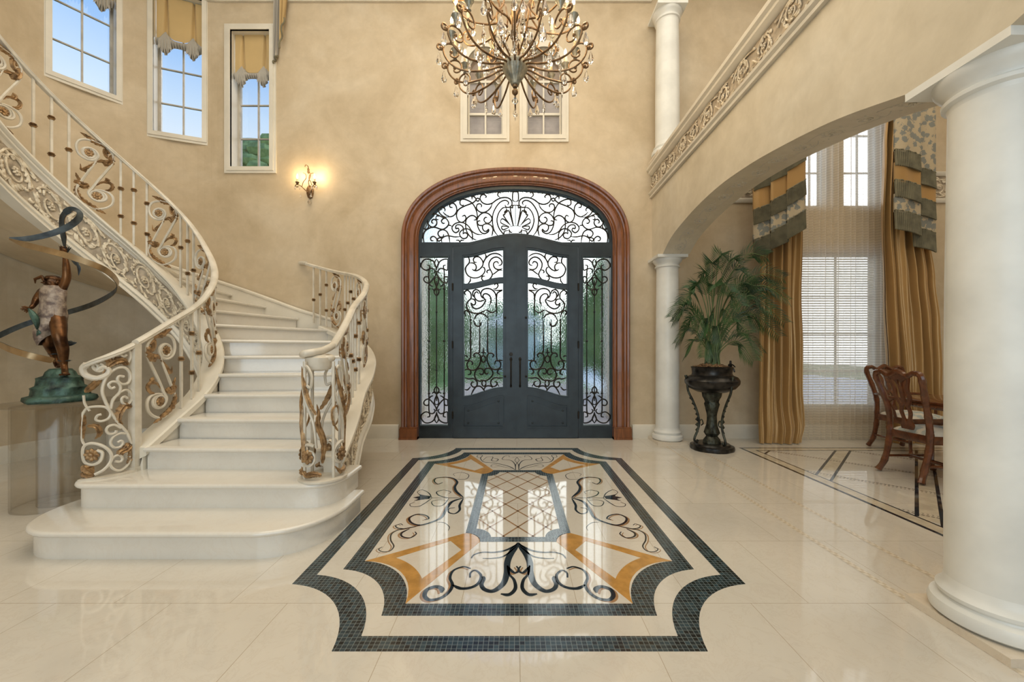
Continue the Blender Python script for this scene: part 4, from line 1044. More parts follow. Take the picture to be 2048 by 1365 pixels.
# sloping end of the handrail curling under
def erail(s): return zc_(3) + RH - .02 - s * .55
v = []; m = len(HR); KK = 26; b = MB()
for i in range(KK + 1):
    s = ecum[-1] * .93 * i / KK
    for o, u in HR: p = ebend(s, erail(s) + u * .9, -o); v.append(p)
b.add(v, [(i * m + j, i * m + (j + 1) % m, (i + 1) * m + (j + 1) % m, (i + 1) * m + j) for i in range(KK) for j in range(m)] + [tuple(range(m))[::-1], tuple(KK * m + j for j in range(m))])
s0 = ecum[-1] * .93; zz0 = erail(s0) + .028
b.tube(crom([ebend(s0 - .01, zz0), ebend(s0 + .012, zz0 - .03), ebend(s0 - .005, zz0 - .075), ebend(s0 - .06, zz0 - .095), ebend(s0 - .11, zz0 - .07), ebend(s0 - .115, zz0 - .035), ebend(s0 - .085, zz0 - .02), ebend(s0 - .06, zz0 - .045)], 5), [.024 - .012 * i / 35 for i in range(36)], 8)
b.build('rail_scroll', 'cream_metal', ep)

# ---- right (outer) railing
RBs = (-1.31, 2.76, 2 * RISE)
right = empty('stair_railing', RBs, 0, 'right stair railing ending in a round scrolled newel of cream and gold', 'railing')
NEND = 9.75
ns = [2.85 + (NEND - 2.85) * i / 90 for i in range(91)]
b = MB(); handrail(b, lambda n, o: outp(n, o), ns)
e0 = outp(NEND); b.tube([(e0.x, e0.y, zc_(NEND) + RH + .03), (e0.x - .10, YW - .03, zc_(NEND) + RH + .05), (e0.x - .13, YW, zc_(NEND) + RH + .055)], .028, 8)
rel(b.build('handrail', 'cream_metal', right), RBs)
# cumulative length along the outer string
LL = [(n0, 0.0) for n0 in [2.9]]; nn_ = 2.9
while nn_ < NEND:
    nx = nn_ + .05; LL.append((nx, LL[-1][1] + (outp(nx) - outp(nn_)).length)); nn_ = nx
def n_at(s):
    for (na, sa), (nb, sb_) in zip(LL, LL[1:]):
        if sb_ >= s: return na + (nb - na) * (s - sa) / (sb_ - sa)
    return LL[-1][0]
tot = LL[-1][1]; s = .14; i = 0
while s < tot - .02:
    if i % 5 == 0:
        if s + .30 > tot: break
        panel(outp, n_at(s) , n_at(s + .27), right, RBs, .95); s += .27 + .09
    else:
        baluster(outp, n_at(s), right, ((.3, .75), (.55,), (.42,), (.25, .65))[i % 4], RBs); s += .105
    i += 1
# round newel: open cage of scrolls wrapped on a drum
cN = Vector((-1.325, 2.755)); rN = .125; zN0, zN1 = 2 * RISE, 2 * RISE + .90
def nmap(a, z, r=rN): return Vector((cN.x + r * cos(a), cN.y + r * sin(a), z))
b = MB().lathe([(rN + .03, 0), (rN + .03, .012), (rN + .01, .02), (.02, .02)], (cN.x, cN.y, zN0), 40)
nw = rel(b.build('newel', 'cream_metal', right), RBs)
b = MB()
for a0 in (-2.2, -.6, 1.0, 2.6):
    b.tube([nmap(a0, zN0 + .02), nmap(a0, zN1 - .1)], .011, 6)
for a0 in (-1.9, -.1, 1.7, 3.3):                      # four wrapped S scrolls
    zc0 = zN0 + .17
    sp = [nmap(a0 + .62 * (1.0 - .65 * t) * cos(2 * pi * 1.3 * t + 1.0), zc0 + .085 * (1 - .65 * t) * sin(2 * pi * 1.3 * t + 1.0)) for t in [i / 26 for i in range(27)]]
    b.tube(sp, [.012 - .004 * i / 26 for i in range(27)], 6)
    b.tube(crom([nmap(a0 + .45, zc0 + .06), nmap(a0 + .30, zc0 + .22), nmap(a0 - .3, zc0 + .38), nmap(a0 - .55, zc0 + .50), nmap(a0 - .2, zc0 + .60), nmap(a0 + .2, zc0 + .54), nmap(a0 + .15, zc0 + .46), nmap(a0 - .1, zc0 + .47)], 5), .009, 6)
b.build('scrolls', 'cream_metal', nw)
for a0 in (-1.9, -.1, 1.7, 3.3):
    for pts, w in (([(.7, .02), (.35, .03), (-.1, .02), (-.5, .07)], .045), ([(.75, .10), (.8, .24), (.55, .36), (.62, .46)], .042), ([(.45, .42), (.1, .50), (-.25, .62), (-.45, .74)], .040), ([(-.3, .30), (-.55, .36), (-.6, .44), (-.35, .47), (-.25, .40)], .022)):
        pp = crom([nmap(a0 + p, zN0 + .03 + q, rN + .012) for p, q in pts], 5); am = a0 + pts[1][0]; MB().leaf(pp, w * .52, (cos(am), sin(am), 0), 7, .8).build('acanthus', 'gold', nw)
for a0 in (-1.9, -.1, 1.7, 3.3):
    MB().rosette(nmap(a0, zN0 + .17, rN + .006), (-sin(a0), cos(a0), 0), (0, 0, 1), .05, 8).build('rosette', 'gold', nw)
# volute: the rail curls down over the drum
b = MB(); p0 = outp(2.9); zr = zc_(2.9) + RH + .03
vp = crom([(p0.x, p0.y + .03, zr), (p0.x - .005, p0.y - .05, zr - .03), (p0.x - .03, p0.y - .13, zr - .055), (cN.x - .07, cN.y - .09, zr - .07), (cN.x - .125, cN.y - .02, zr - .08), (cN.x - .10, cN.y + .07, zr - .09), (cN.x - .0, cN.y + .08, zr - .10), (cN.x + .05, cN.y + .01, zr - .105), (cN.x, cN.y - .03, zr - .11)], 5)
b.tube(vp, .025, 10, up=(0, 0, 1)); b.lathe([(.03, -.09), (.075, -.08), (.085, -.05), (.085, 0), (.05, .02), (.01, .02)], (cN.x - .03, cN.y + .0, zr - .10), 24)
b.build('volute', 'cream_metal', nw)
# ================================================================== floor medallion and stone inlays
MX, MY = .017, 3.262
med = empty('floor_medallion', (MX, MY, 0), 0, 'large inlaid marble medallion with dark mosaic borders on the hall floor before the doors', 'medallion')
med['kind'] = 'thing'
def notched(hx, hy, cx, cy, k=14, blend=.14):
    """rectangle with four concave rounded corners, counter-clockwise from +x side"""
    out = []
    def corner(sx, sy, rev):
        pts = []
        for i in range(k + 1):
            f_ = pi / 2 * i / k; x, y = hx - cx * sin(f_), hy - cy * cos(f_); t = i / k
            lx, ly = hx - cx * t, hy - cy * (1 - t)
            pts.append((sx * (x * (1 - blend) + lx * blend), sy * (y * (1 - blend) + ly * blend)))
        return pts[::-1] if rev else pts
    out += corner(1, 1, False); out += corner(-1, 1, True); out += corner(-1, -1, False); out += corner(1, -1, True)
    return out
ZI = .0008
def flat(b, outlines, z=ZI):
    t = MB().plate(outlines, -z, 0.0)            # drawn in x,z -> lay down
    t.xf(lambda p: (p.x, p.z, -p.y)); b.add(t.v, t.f); return b
def border(hx, hy, cx, cy, w, nm):
    b = MB(); flat(b, [notched(hx, hy, cx, cy), notched(hx - w, hy - w, cx, cy)])
    b.build(nm, 'mosaic', med, smooth=0)
border(1.165, 1.667, .415, .46, .085, 'outer_mosaic_border')
border(.962, 1.452, .338, .385, .085, 'inner_mosaic_border')
border(.345, .752, .105, .12, .065, 'centre_mosaic_border')
# lattice in the centre field
b = MB(); hx, hy = .28, .687
for k in range(-8, 9):
    for sgn in (1, -1):
        # lines x*sgn/.14 + y/.155 = k  clipped to the field
        pts = []
        for i in range(201):
            y = -hy + 2 * hy * i / 200; x = sgn * .19 * (k - y / .27)
            ins = abs(x) < hx and (abs(x) < hx - .105 or abs(y) < hy - .12 or (hx - abs(x)) ** 2 / .105 ** 2 + (hy - abs(y)) ** 2 / .12 ** 2 > 1)
            if ins: pts.append((x, y))
        if len(pts) > 1: b.ribbon([pts[0], pts[-1]], .006, ZI)
b.build('lattice', 'brown_stone', med, smooth=0)
# four gold wedges
def wedge(sx, sy):
    A = Vector((.877, 1.367 - .385)); B = Vector((.877 - .338, 1.367)); C = Vector((.345 - .105 + .0, .752)); D_ = Vector((.345, .752 - .12))
    def arc(cx_, cy_, rx, ry, t0, t1, k=10): return [Vector((cx_ - rx * sin(t0 + (t1 - t0) * i / k), cy_ - ry * cos(t0 + (t1 - t0) * i / k))) for i in range(k + 1)]
    outer_arc = arc(.877, 1.367, .338, .385, 0, pi / 2); inner_arc = arc(.345, .752, .105, .12, pi / 2, 0)
    o = outer_arc + inner_arc
    def off(p0, p1, ref, w=.047):
        d = (p1 - p0).normalized(); n_ = Vector((-d.y, d.x)); n_ = n_ if n_.dot(ref - p0) > 0 else -n_; return p0 + n_ * w, p1 + n_ * w, n_
    a0, a1, na = off(A, D_, B); b0, b1, nb = off(B, C, A)
    ia = [p for p in arc(.877, 1.367, .338 + .075, .385 + .075, 0, pi / 2, 30) if na.dot(p - a0) > 0 and nb.dot(p - b0) > 0]
    ea = a0 + (a1 - a0) * .80; eb = b0 + (b1 - b0) * .80
    q = ia + [eb, ea]
    return [[(sx * p.x, sy * p.y) for p in o], [(sx * p.x, sy * p.y) for p in q]]
for sx in (-1, 1):
    for sy in (-1, 1):
        b = MB(); flat(b, wedge(sx, sy)); b.build('gold_corner_inlay', 'gold_stone', med, smooth=0)
# traced scrolls
def fmapr(ox, oy, sc):
    def g(p):
        q = PF(ox + p[0] / sc, oy + p[1] / sc); return (q.x - MX, q.y - MY)
    return g
gA, gE, gF = fmapr(560, 870, 2.1333), fmapr(680, 900, 4.136), fmapr(820, 890, 4.763)
NEAR = [([(1480,770),(1420,850),(1385,930),(1380,1020),(1350,1110),(1270,1170),(1200,1160),(1170,1120),(1190,1070),(1180,1050)], 20),
 ([(1390,970),(1440,1020),(1480,1000),(1460,965)], 10), ([(1330,1195),(1400,1200),(1450,1150),(1440,1080),(1400,1030),(1385,960)], 12),
 ([(1470,780),(1380,830),(1280,850),(1180,850),(1110,870),(1085,900)], 9), ([(1460,800),(1360,880),(1260,900),(1180,900)], 7),
 ([(840,1185),(840,1150),(790,1135),(720,1160),(700,1210),(740,1245),(830,1230),(900,1180),(930,1120),(910,1060),(940,1000),(1020,970),(1080,985)], 13),
 ([(930,1120),(1000,1150),(1090,1140),(1150,1100),(1165,1040),(1120,1000),(1080,1020),(1075,1060)], 11)]
SIDE = [([(1020,395),(965,350),(950,310),(970,270),(940,240),(880,228),(800,235),(780,262),(810,285),(850,272)], 12), ([(955,245),(1040,245),(1065,210),(1010,190),(940,200),(950,218)], 4),
 ([(1030,398),(900,400),(760,400),(700,396)], 5),
 ([(1020,400),(930,430),(880,490),(840,560),(760,600),(660,625),(590,605),(575,565),(640,535),(710,545),(735,570),(700,580)], 12),
 ([(660,628),(560,650),(480,665),(425,700),(420,750),(445,800),(410,840),(350,845),(320,825),(350,805)], 6), ([(540,655),(480,650),(460,630),(500,615),(520,625)], 6), ([(575,655),(510,690),(515,720),(580,730),(630,700),(620,680)], 8),
 ([(1020,405),(990,460),(990,500),(950,530),(900,520),(900,490),(950,480)], 10), ([(800,600),(860,605),(905,640),(895,670)], 4),
 ([(900,400),(820,380),(800,350),(860,335),(915,350),(900,365)], 6), ([(900,405),(850,460),(780,465),(760,430),(830,415),(890,425)], 5), ([(760,400),(735,360),(680,333),(640,350),(655,372)], 5),
 ([(760,402),(700,445),(650,470),(590,470),(580,450),(620,435)], 5)]
TOPS = [([(1005,242),(960,215),(900,195),(800,175),(705,165),(672,130),(690,105),(650,100),(640,118),(680,126)], 7), ([(800,130),(840,140),(820,158),(775,150),(790,120),(735,118),(695,150)], 6),
 ([(970,230),(870,207),(800,190),(770,203),(795,215),(850,205)], 4), ([(1005,242),(1000,190),(960,150),(880,140),(900,112),(940,105),(945,118)], 6), ([(1008,240),(1008,190),(1040,150),(1010,118),(975,125)], 4)]
b = MB()
def taper(pts, w, g, sc):
    """w is the half width in traced px at the root"""
    pp = [g(p) for p in pts]; c = crom([Vector(p) for p in pp], 6); m = len(c)
    w0 = w * .0030 / sc * 1.5; ws = [w0 * (1.0 - .62 * (i / (m - 1))) * min(1, .35 + i / 6) for i in range(m)]
    return c, ws
tul = [(.06, -.03), (.0, -.05), (-.05, -.075), (-.03, -.03), (-.08, 0), (-.03, .03), (-.05, .075), (.0, .05), (.06, .03)]
for lines, g, sc, nm in ((NEAR, gE, 4.136, 'near_scroll_inlay'), (TOPS, gF, 4.763, 'far_scroll_inlay')):
    b = MB()
    for pts, w in lines:
        c, ws = taper(pts, w, g, sc)
        for s_ in (1, -1): b.ribbon([(s_ * p.x, p.y) for p in c], ws, ZI + (.0001 if s_ > 0 else .0002))
    b.build(nm, 'ink', med, smooth=0)
for s_ in (1, -1):
    b = MB(); c0 = gE((685, 396))
    for pts, w in SIDE:
        c, ws = taper(pts, w, gE, 4.136); b.ribbon([(s_ * p.x, p.y) for p in c], ws, ZI)
    flat(b, [[(s_ * (c0[0] + u), c0[1] + v_) for u, v_ in tul]]); b.build('side_scroll_inlay', 'ink', med, smooth=0)
    for pts, w in SIDE[:1] + SIDE[3:7] + NEAR[1:2] + NEAR[5:6]:   # brown stone line set beside the thick scrolls
        b = MB(); c, ws = taper(pts, w, gE, 4.136); b.ribbon([(s_ * (p.x - .012), p.y - .012) for p in c], [q * .8 for q in ws], ZI * .6)
        b.build('brown_scroll_inlay', 'brown_stone', med, smooth=0)

# dining-room floor: dark stone lines and lattice; thin mosaic thresholds under the arch
din = S(empty('trim_5', (2.75, 4.95, 0)))
b = MB(); x0, y1, x1, y0 = 2.76, 4.95, 7.4, .3
for o, w in ((0, .030), (.13, .018)):
    flat(b, [rect(x0 + o, x1 - o, y0 + o, y1 - o), rect(x0 + o + w, x1 - o - w, y0 + o + w, y1 - o - w)])
rel(b.build('dark_stone_frame', 'ink', din, smooth=0), (2.75, 4.95, 0))
M['buff'] = simple('buff_stone', (.60, .53, .41), .06, 0, .08, 9, ior=1.7)
b = MB(); flat(b, [rect(x0 + .03, x1 - .03, y0 + .03, y1 - .03), rect(x0 + .13, x1 - .13, y0 + .13, y1 - .13)])
rel(b.build('buff_border', 'buff', din, smooth=0), (2.75, 4.95, 0))
b = MB(); b2 = MB(); b3 = MB(); FX0, FX1, FY0, FY1 = x0 + .15, x1 - .15, y0 + .15, y1 - .15
def diag(c, s_):
    """segment of y = s x + c inside the field"""
    ps = []
    for x in (FX0, FX1):
        y = s_ * x + c
        if FY0 <= y <= FY1: ps.append(Vector((x, y)))
    for y in (FY0, FY1):
        x = (y - c) / s_
        if FX0 < x < FX1: ps.append(Vector((x, y)))
    return ps[:2] if len(ps) >= 2 and (ps[0] - ps[1]).length > .05 else None
for k in range(6):
    c = 1.84 - .97 * k
    for o in (-.09, .09):
        l = diag(c + o, 1.0)
        if l: b.ribbon(l, .012, ZI)
    l = diag(c, 1.0)
    if l: b2.ribbon(l, .052, ZI * .7)
for k in range(7):
    for o in (-.028, .028):
        l = diag(8.80 - .96 * k + o, -1.0)
        if l: b3.ribbon(l, .008, ZI * .8)
rel(b.build('dark_diagonal_lines', 'ink', din, smooth=0), (2.75, 4.95, 0)); rel(b2.build('buff_diagonal_bands', 'buff', din, smooth=0), (2.75, 4.95, 0))
b = b3
m, t, bb_ = _nt('small_check_mosaic'); ck = t.nodes.new('ShaderNodeTexChecker'); ck.inputs['Scale'].default_value = 55
ck.inputs['Color1'].default_value = (.12, .10, .08, 1); ck.inputs['Color2'].default_value = (.62, .55, .45, 1); t.links.new(coords(t), ck.inputs['Vector']); t.links.new(ck.outputs['Color'], bb_.inputs['Base Color'])
bb_.inputs['Roughness'].default_value = .06; M['check'] = m
rel(b.build('check_mosaic_lines', 'check', din, smooth=0), (2.75, 4.95, 0))
m, t, bb_ = _nt('pale_check_mosaic'); ck = t.nodes.new('ShaderNodeTexChecker'); ck.inputs['Scale'].default_value = 45
ck.inputs['Color1'].default_value = (.54, .47, .37, 1); ck.inputs['Color2'].default_value = (.66, .60, .50, 1); t.links.new(coords(t), ck.inputs['Vector']); t.links.new(ck.outputs['Color'], bb_.inputs['Base Color'])
bb_.inputs['Roughness'].default_value = .06; M['check2'] = m
b = MB()
for x in (1.885, 2.215): b.ribbon([(x, -2), (x, 5.0)], .017, ZI)
S(b.build('trim_6', 'check2', smooth=0))
# ================================================================== chandelier
CHX, CHY = -.004, 3.26
SCL = CHY / F
ch = empty('chandelier', (CHX, CHY, 0), 0, 'large bronze crystal chandelier with curling candle arms hanging over the medallion', 'chandelier')
def cz(py): return H + (CY - py) * SCL
# central shell dish, stem and finial
b = MB().lathe([(.012, cz(172)), (.03, cz(170)), (.042, cz(163)), (.072, cz(152)), (.098, cz(140)), (.102, cz(132)), (.085, cz(126)), (.04, cz(122)), (.012, cz(121))], n=96, wob=lambda a, z: 1 + .05 * abs(sin(9 * a)))
b.build('shell_dish', 'silver_leaf', ch)
b = MB().lathe([(.018, cz(175)), (.022, cz(171)), (.012, cz(168)), (.012, cz(60)), (.03, cz(50)), (.045, cz(35)), (.03, cz(20)), (.015, cz(5)), (.015, 5.0), (.03, 5.03), (.012, 5.1), (.01, ZT - .06), (.07, ZT - .05), (.08, ZT), (.01, ZT)], n=20)
b.build('stem', 'bronze_arm', ch)
MB().blob((0, 0, cz(184)), .026, n=16, m=10).build('finial', 'bronze_arm', ch)
def drop(w, l, n=8):
    return MB().lathe([(.0015, 0), (.0015, -.014), (.25 * w, -.02), (.5 * w, -l * .35), (w, -l * .72), (.8 * w, -l * .9), (.1 * w, -l)], n=n)
DROP = drop(.024, .112).mesh('crystal_drop', 'crystal', 0)
SPEAR = MB().lathe([(.001, 0), (.006, -.012), (.002, -.02), (.009, -.035), (.013, -.07), (.004, -.12), (.001, -.135)], n=6).mesh('crystal_spear', 'crystal', 0)
BALL = MB().blob((0, 0, -.02), .012, n=8, m=5).blob((0, 0, -.045), .010, n=8, m=5).mesh('crystal_bead', 'crystal', 0)
ncry = [0]
def hang(me, x, y, z, nm='crystal_drop', s=1.0):
    if ncry[0] >= 100: return
    o = bpy.data.objects.new(nm, me); COL.objects.link(o); o.parent = ch; o.location = (x, y, z); o.scale = (s, s, s); o.rotation_euler = (0, 0, random.uniform(0, 3)); ncry[0] += 1
PTS1 = [(981,128.6),(967,133),(950,136),(930,137),(911,132),(897,121),(889.5,107),(890,94),(899.5,88),(911,91),(918,100),(917,110),(909.5,114),(902.6,110.8),(904,104)]
VOL1 = [(890,97),(885,92),(879,92),(877.5,98),(881.5,101.5),(885,99)]
def rz(p): return Vector(((CX - 1 - p[0]) * SCL, H + (CY - p[1]) * SCL))
def arm_tree(sc=1.0, dz=0.0, r0=0.0):
    """an arm lying along +x of its own empty at the chandelier's axis"""
    a = bpy.data.objects.new('arm', None); COL.objects.link(a)
    f_ = lambda p: (r0 + rz(p).x * sc, 0, cz(128.6) + dz + (rz(p).y - cz(128.6)) * sc)
    b = MB(); pth = crom([(.06, 0, cz(124) + dz), (.12, 0, cz(121) + dz)] + [f_(p) for p in PTS1], 5); m = len(pth)
    b.tube(pth, [.0085 - .0025 * i / m for i in range(m)], 8); e_ = pth[-1]; b.blob(tuple(e_), .014, n=8, m=5)
    pv = crom([f_(p) for p in VOL1], 5); b.tube(pv, [.008] * len(pv), 8); b.blob(tuple(pv[-1]), .016, n=8, m=5)
    o = b.build('scroll_arm', 'bronze_arm', a)
    c = f_((905, 88)); x, z = c[0], c[2]
    b = MB().lathe([(.008, 0), (.016, .008), (.008, .018), (.012, .03), (.022, .06), (.033, .078), (.035, .083), (.012, .07)], (x, 0, z), 20, wob=lambda q, h: 1 + (.12 * abs(sin(4 * q)) if h > .05 else 0))
    b.build('candle_cup', 'silver_leaf', a)
    MB().lathe([(.0125, .07), (.0125, .155), (.006, .16)], (x, 0, z), 12).build('candle', 'candle', a)
    MB().lathe([(.004, .155), (.010, .168), (.013, .182), (.009, .202), (.001, .22)], (x, 0, z), 12).build('bulb', 'bulb', a)
    return a, f_, (x, z)
def point(x, y, z, w=2.2, col=(1, .72, .40), parent=None):
    l = bpy.data.lights.new('candle_light', 'POINT'); l.energy = w; l.color = col; l.shadow_soft_size = .03
    o = bpy.data.objects.new('candle_light', l); COL.objects.link(o); o.location = (x, y, z); o.parent = parent; return o
def tier(n, sc, dz, r0, ph):
    proto, f_, (lx, lz) = arm_tree(sc, dz, r0)
    for k in range(n):
        a = ph + 2 * pi * k / n
        o = proto if k == 0 else copy_tree(proto); o.parent = ch; o.rotation_euler = (0, 0, a); ca, sa = cos(a), sin(a)
        q = f_((881, 101)); hang(DROP, ca * q[0], sa * q[0], q[2] - .012)
        q = f_((932, 137)); hang(DROP if k % 2 else SPEAR, ca * q[0], sa * q[0], q[2] - .012, s=.9)
        if k % 2 == 0: point(ca * (lx + .0), sa * lx, lz + .245, 4.2, parent=ch)
tier(18, 1.0, -.066, 0.0, .17)
tier(9, .72, .27, .06, .0)
# inner rising rods and a curtain of beads round the stem
for k in range(10):
    a = 2 * pi * k / 10 + .2
    f2 = lambda r, z: (r * cos(a), r * sin(a), z)
    MB().tube(crom([f2(.05, cz(122)), f2(.16, cz(95)), f2(.21, cz(60)), f2(.13, cz(25)), f2(.16, cz(-15)), f2(.22, cz(-35)), f2(.24, cz(-25)), f2(.22, cz(-18))], 6), .0075, 6).build('inner_rod', 'bronze_arm', ch)
for k in range(22):
    a = 2 * pi * k / 11 + (.1 if k < 11 else .35); r = .15 if k < 11 else .30; z = cz(70) if k < 11 else cz(84)
    hang(SPEAR if k % 2 else DROP, r * cos(a), r * sin(a), z, s=1.45)
for k in range(12):
    a = 2 * pi * k / 12; hang(BALL, .24 * cos(a), .24 * sin(a), cz(15), 'crystal_bead', 1.1)
hang(drop(.028, .06, 12).mesh('crystal_ball', 'crystal', 0), 0, 0, cz(192), 'crystal_pendant')
b = MB()
for k in range(5):
    a0 = 2 * pi * k / 5
    b.tube([(.11 * cos(a0 + t * 1.25) , .11 * sin(a0 + t * 1.25), cz(60) - .10 * sin(pi * t)) for t in [i / 10 for i in range(11)]], .006, 5)
b.build('bead_swag', 'crystal', ch, smooth=0)

# ================================================================== wall sconces
def sconce(x, z, label):
    s = empty('wall_sconce', (x, YW, z), 0, label, 'wall lamp')
    MB().lathe([(.005, -.10), (.03, -.085), (.048, -.03), (.05, .03), (.03, .075), (.005, .085)], n=18).xf(lambda p: (p.x, p.y * .55 - .012, p.z)).build('back_plate', 'bronze_arm', s)
    MB().tube(crom([(0, -.03, .05), (.0, -.05, .12), (.03, -.06, .20), (-.0, -.05, .28), (-.01, -.05, .33), (-.04, -.05, .345), (-.05, -.05, .32)], 5), .006, 6).build('stem', 'bronze_arm', s)
    MB().lathe([(.004, .225), (.016, .24), (.012, .27), (.016, .285), (.004, .30)], (0, -.055, 0), 10).build('finial', 'bronze_arm', s)
    for sx in (-1, 1):
        a = empty('arm', (0, 0, 0), parent=s); x1 = sx * .115
        b = MB().tube(crom([(sx * .02, -.03, -.02), (sx * .06, -.07, .02), (sx * .085, -.10, .045), (x1 + sx * .01, -.12, .05), (x1 + sx * .025, -.12, .03), (x1, -.12, .018), (x1 - sx * .012, -.12, .03)], 5), .006, 6)
        b.tube(crom([(sx * .07, -.09, .035), (sx * .05, -.09, .10), (sx * .02, -.08, .15), (sx * .03, -.07, .21), (sx * .07, -.06, .235)], 5), .005, 6)
        b.build('scroll_arm', 'bronze_arm', a)
        MB().lathe([(.004, .05), (.012, .055), (.024, .078), (.026, .083), (.01, .075)], (x1, -.12, 0), 14).build('candle_cup', 'bronze_arm', a)
        MB().lathe([(.011, .075), (.011, .125), (.005, .13)], (x1, -.12, 0), 12).build('candle', 'candle', a)
        MB().lathe([(.004, .125), (.011, .145), (.012, .158), (.006, .18), (.001, .195)], (x1, -.12, 0), 12).build('bulb', 'bulb', a)
        point(x1, -.12, .21, 3.2, parent=s)
        for q in ((x1 - .03, .05), (x1 + .03, .05), (x1 * .6, -.06)):
            o = bpy.data.objects.new('crystal_drop', DROP); COL.objects.link(o); o.parent = s; o.location = (q[0], -.12, q[1]); o.scale = (.55,) * 3
    o = bpy.data.objects.new('crystal_ball', drop(.024, .075, 12).mesh('crystal_ball', 'crystal', 0)); COL.objects.link(o); o.parent = s; o.location = (0, -.03, -.10)
    return s
sconce(px_x(621), px_z(384), 'small bronze two-candle crystal sconce on the wall between bay window and doors')
# ================================================================== bronze figure on an acrylic pedestal
def skin(joints, edges, sub=2):
    me = bpy.data.meshes.new('t'); names = list(joints); idx = {n: i for i, n in enumerate(names)}
    me.from_pydata([joints[n][0] for n in names], [(idx[a], idx[b]) for a, b in edges], [])
    o = bpy.data.objects.new('t', me); COL.objects.link(o)
    m = o.modifiers.new('s', 'SKIN'); m.use_smooth_shade = True; sv = me.skin_vertices[0].data
    for n in names:
        r = joints[n][1]; r = r if isinstance(r, tuple) else (r, r); sv[idx[n]].radius = r
    sv[0].use_root = True
    s = o.modifiers.new('u', 'SUBSURF'); s.levels = sub; s.render_levels = sub
    out = bpy.data.meshes.new_from_object(o.evaluated_get(bpy.context.evaluated_depsgraph_get()))
    bpy.data.objects.remove(o); return out
def from_mesh(me):
    b = MB(); b.add([v.co for v in me.vertices], [tuple(p.vertices) for p in me.polygons]); return b
M['bronze'] = simple('brown_bronze', (.15, .07, .028), .30, .8, .2, 9, (.04, .018, .01))
M['verdigris'] = simple('green_patina', (.05, .10, .078), .45, .3, .3, 14, (.01, .022, .02), .5, 40)
M['dark_patina'] = simple('dark_patina', (.055, .07, .08), .42, .5, .3, 12, (.02, .025, .03))
M['gold_bronze'] = simple('polished_gold_bronze', (.46, .34, .20), .30, .8, .1, 5, (.30, .20, .10))
M['tunic'] = simple('marbled_tunic', (.36, .29, .23), .5, .25, .2, 22, (.14, .10, .085), .5, 60)
PDX, PDY = -3.60, 3.17
ped = empty('acrylic_pedestal', (PDX, PDY, 0), 0, 'clear acrylic drum pedestal with round top in the well of the staircase', 'pedestal')
b = MB().lathe([(.262, 0), (.262, .775), (.250, .775), (.250, 0), (.262, 0)], n=48); b.f = b.f[:-2]; b.build('drum', 'acrylic', ped)
b = MB().lathe([(.13, .004), (.13, .775), (.122, .775), (.122, .004), (.13, .004)], n=36); b.f = b.f[:-2]; b.build('inner_drum', 'acrylic', ped)
MB().lathe([(.01, .776), (.33, .776), (.338, .782), (.338, .795), (.33, .80), (.01, .80)], n=56).build('top', 'acrylic', ped)
FD = 3.17
sc_ = empty('bronze_sculpture', (PDX, PDY, .80), 0, 'bronze figure balancing on a green rock with one arm raised inside a spiralling ribbon', 'sculpture')
def fp(x, y, d=0.0):
    """traced figure px (crop origin 0,380, scale 2.969) at depth offset d -> local"""
    p = P(x / 2.969, 380 + y / 2.969, FD + d); return (p.x - PDX, p.y - PDY, p.z - .80)
rr = random.Random(4)
b = MB().lathe([(.01, 0), (.19, 0), (.20, .02), (.19, .045), (.155, .055), (.15, .095), (.152, .115), (.125, .13), (.118, .17), (.122, .19), (.09, .205), (.082, .235), (.06, .258), (.02, .262)], n=40, wob=lambda a, z: 1 + .07 * sin(3 * a + 9 * z) + .05 * sin(7 * a - 20 * z) + .03 * sin(11 * a + 31 * z))
b.build('rock', 'verdigris', sc_, smooth=60)
J = {'pelvis': (fp(312, 770), (.070, .060)), 'waist': (fp(315, 690), (.062, .052)), 'chest': (fp(320, 615), (.078, .058)), 'neck': (fp(312, 575, .01), .030), 'head': (fp(303, 552, .02), (.052, .055)), 'crown': (fp(300, 535, .035), (.045, .048)),
     'hipr': (fp(350, 770), .060), 'kneer': (fp(352, 880, -.05), .043), 'calfr': (fp(375, 940, -.03), .040), 'ankr': (fp(380, 1040), .022), 'footr': (fp(386, 1078, -.03), (.024, .016)), 'toer': (fp(388, 1096, -.075), (.024, .012)),
     'hipl': (fp(280, 790, .02), .058), 'kneel': (fp(283, 900, .0), .040), 'calfl': (fp(305, 945, .05), .036), 'ankl': (fp(325, 1000, .08), .020), 'footl': (fp(338, 1035, .07), (.022, .015)), 'toel': (fp(345, 1055, .04), (.020, .011)),
     'shr': (fp(370, 590, .01), .029), 'elr': (fp(398, 520, .0), .029), 'fr': (fp(394, 450, .0), .024), 'wrr': (fp(388, 400, .0), .016), 'har': (fp(386, 368, .0), (.018, .022)),
     'shl': (fp(252, 605), .033), 'ell': (fp(216, 655, -.01), .026), 'wrl': (fp(196, 690, -.06), .016), 'hal': (fp(178, 705, -.08), (.020, .012))}
E = [('pelvis', 'waist'), ('waist', 'chest'), ('chest', 'neck'), ('neck', 'head'), ('head', 'crown'), ('pelvis', 'hipr'), ('hipr', 'kneer'), ('kneer', 'calfr'), ('calfr', 'ankr'), ('ankr', 'footr'), ('footr', 'toer'),
     ('pelvis', 'hipl'), ('hipl', 'kneel'), ('kneel', 'calfl'), ('calfl', 'ankl'), ('ankl', 'footl'), ('footl', 'toel'), ('chest', 'shr'), ('shr', 'elr'), ('elr', 'fr'), ('fr', 'wrr'), ('wrr', 'har'), ('chest', 'shl'), ('shl', 'ell'), ('ell', 'wrl'), ('wrl', 'hal')]
b = from_mesh(skin(J, E, 2))
hl = Vector(J['hal'][0])
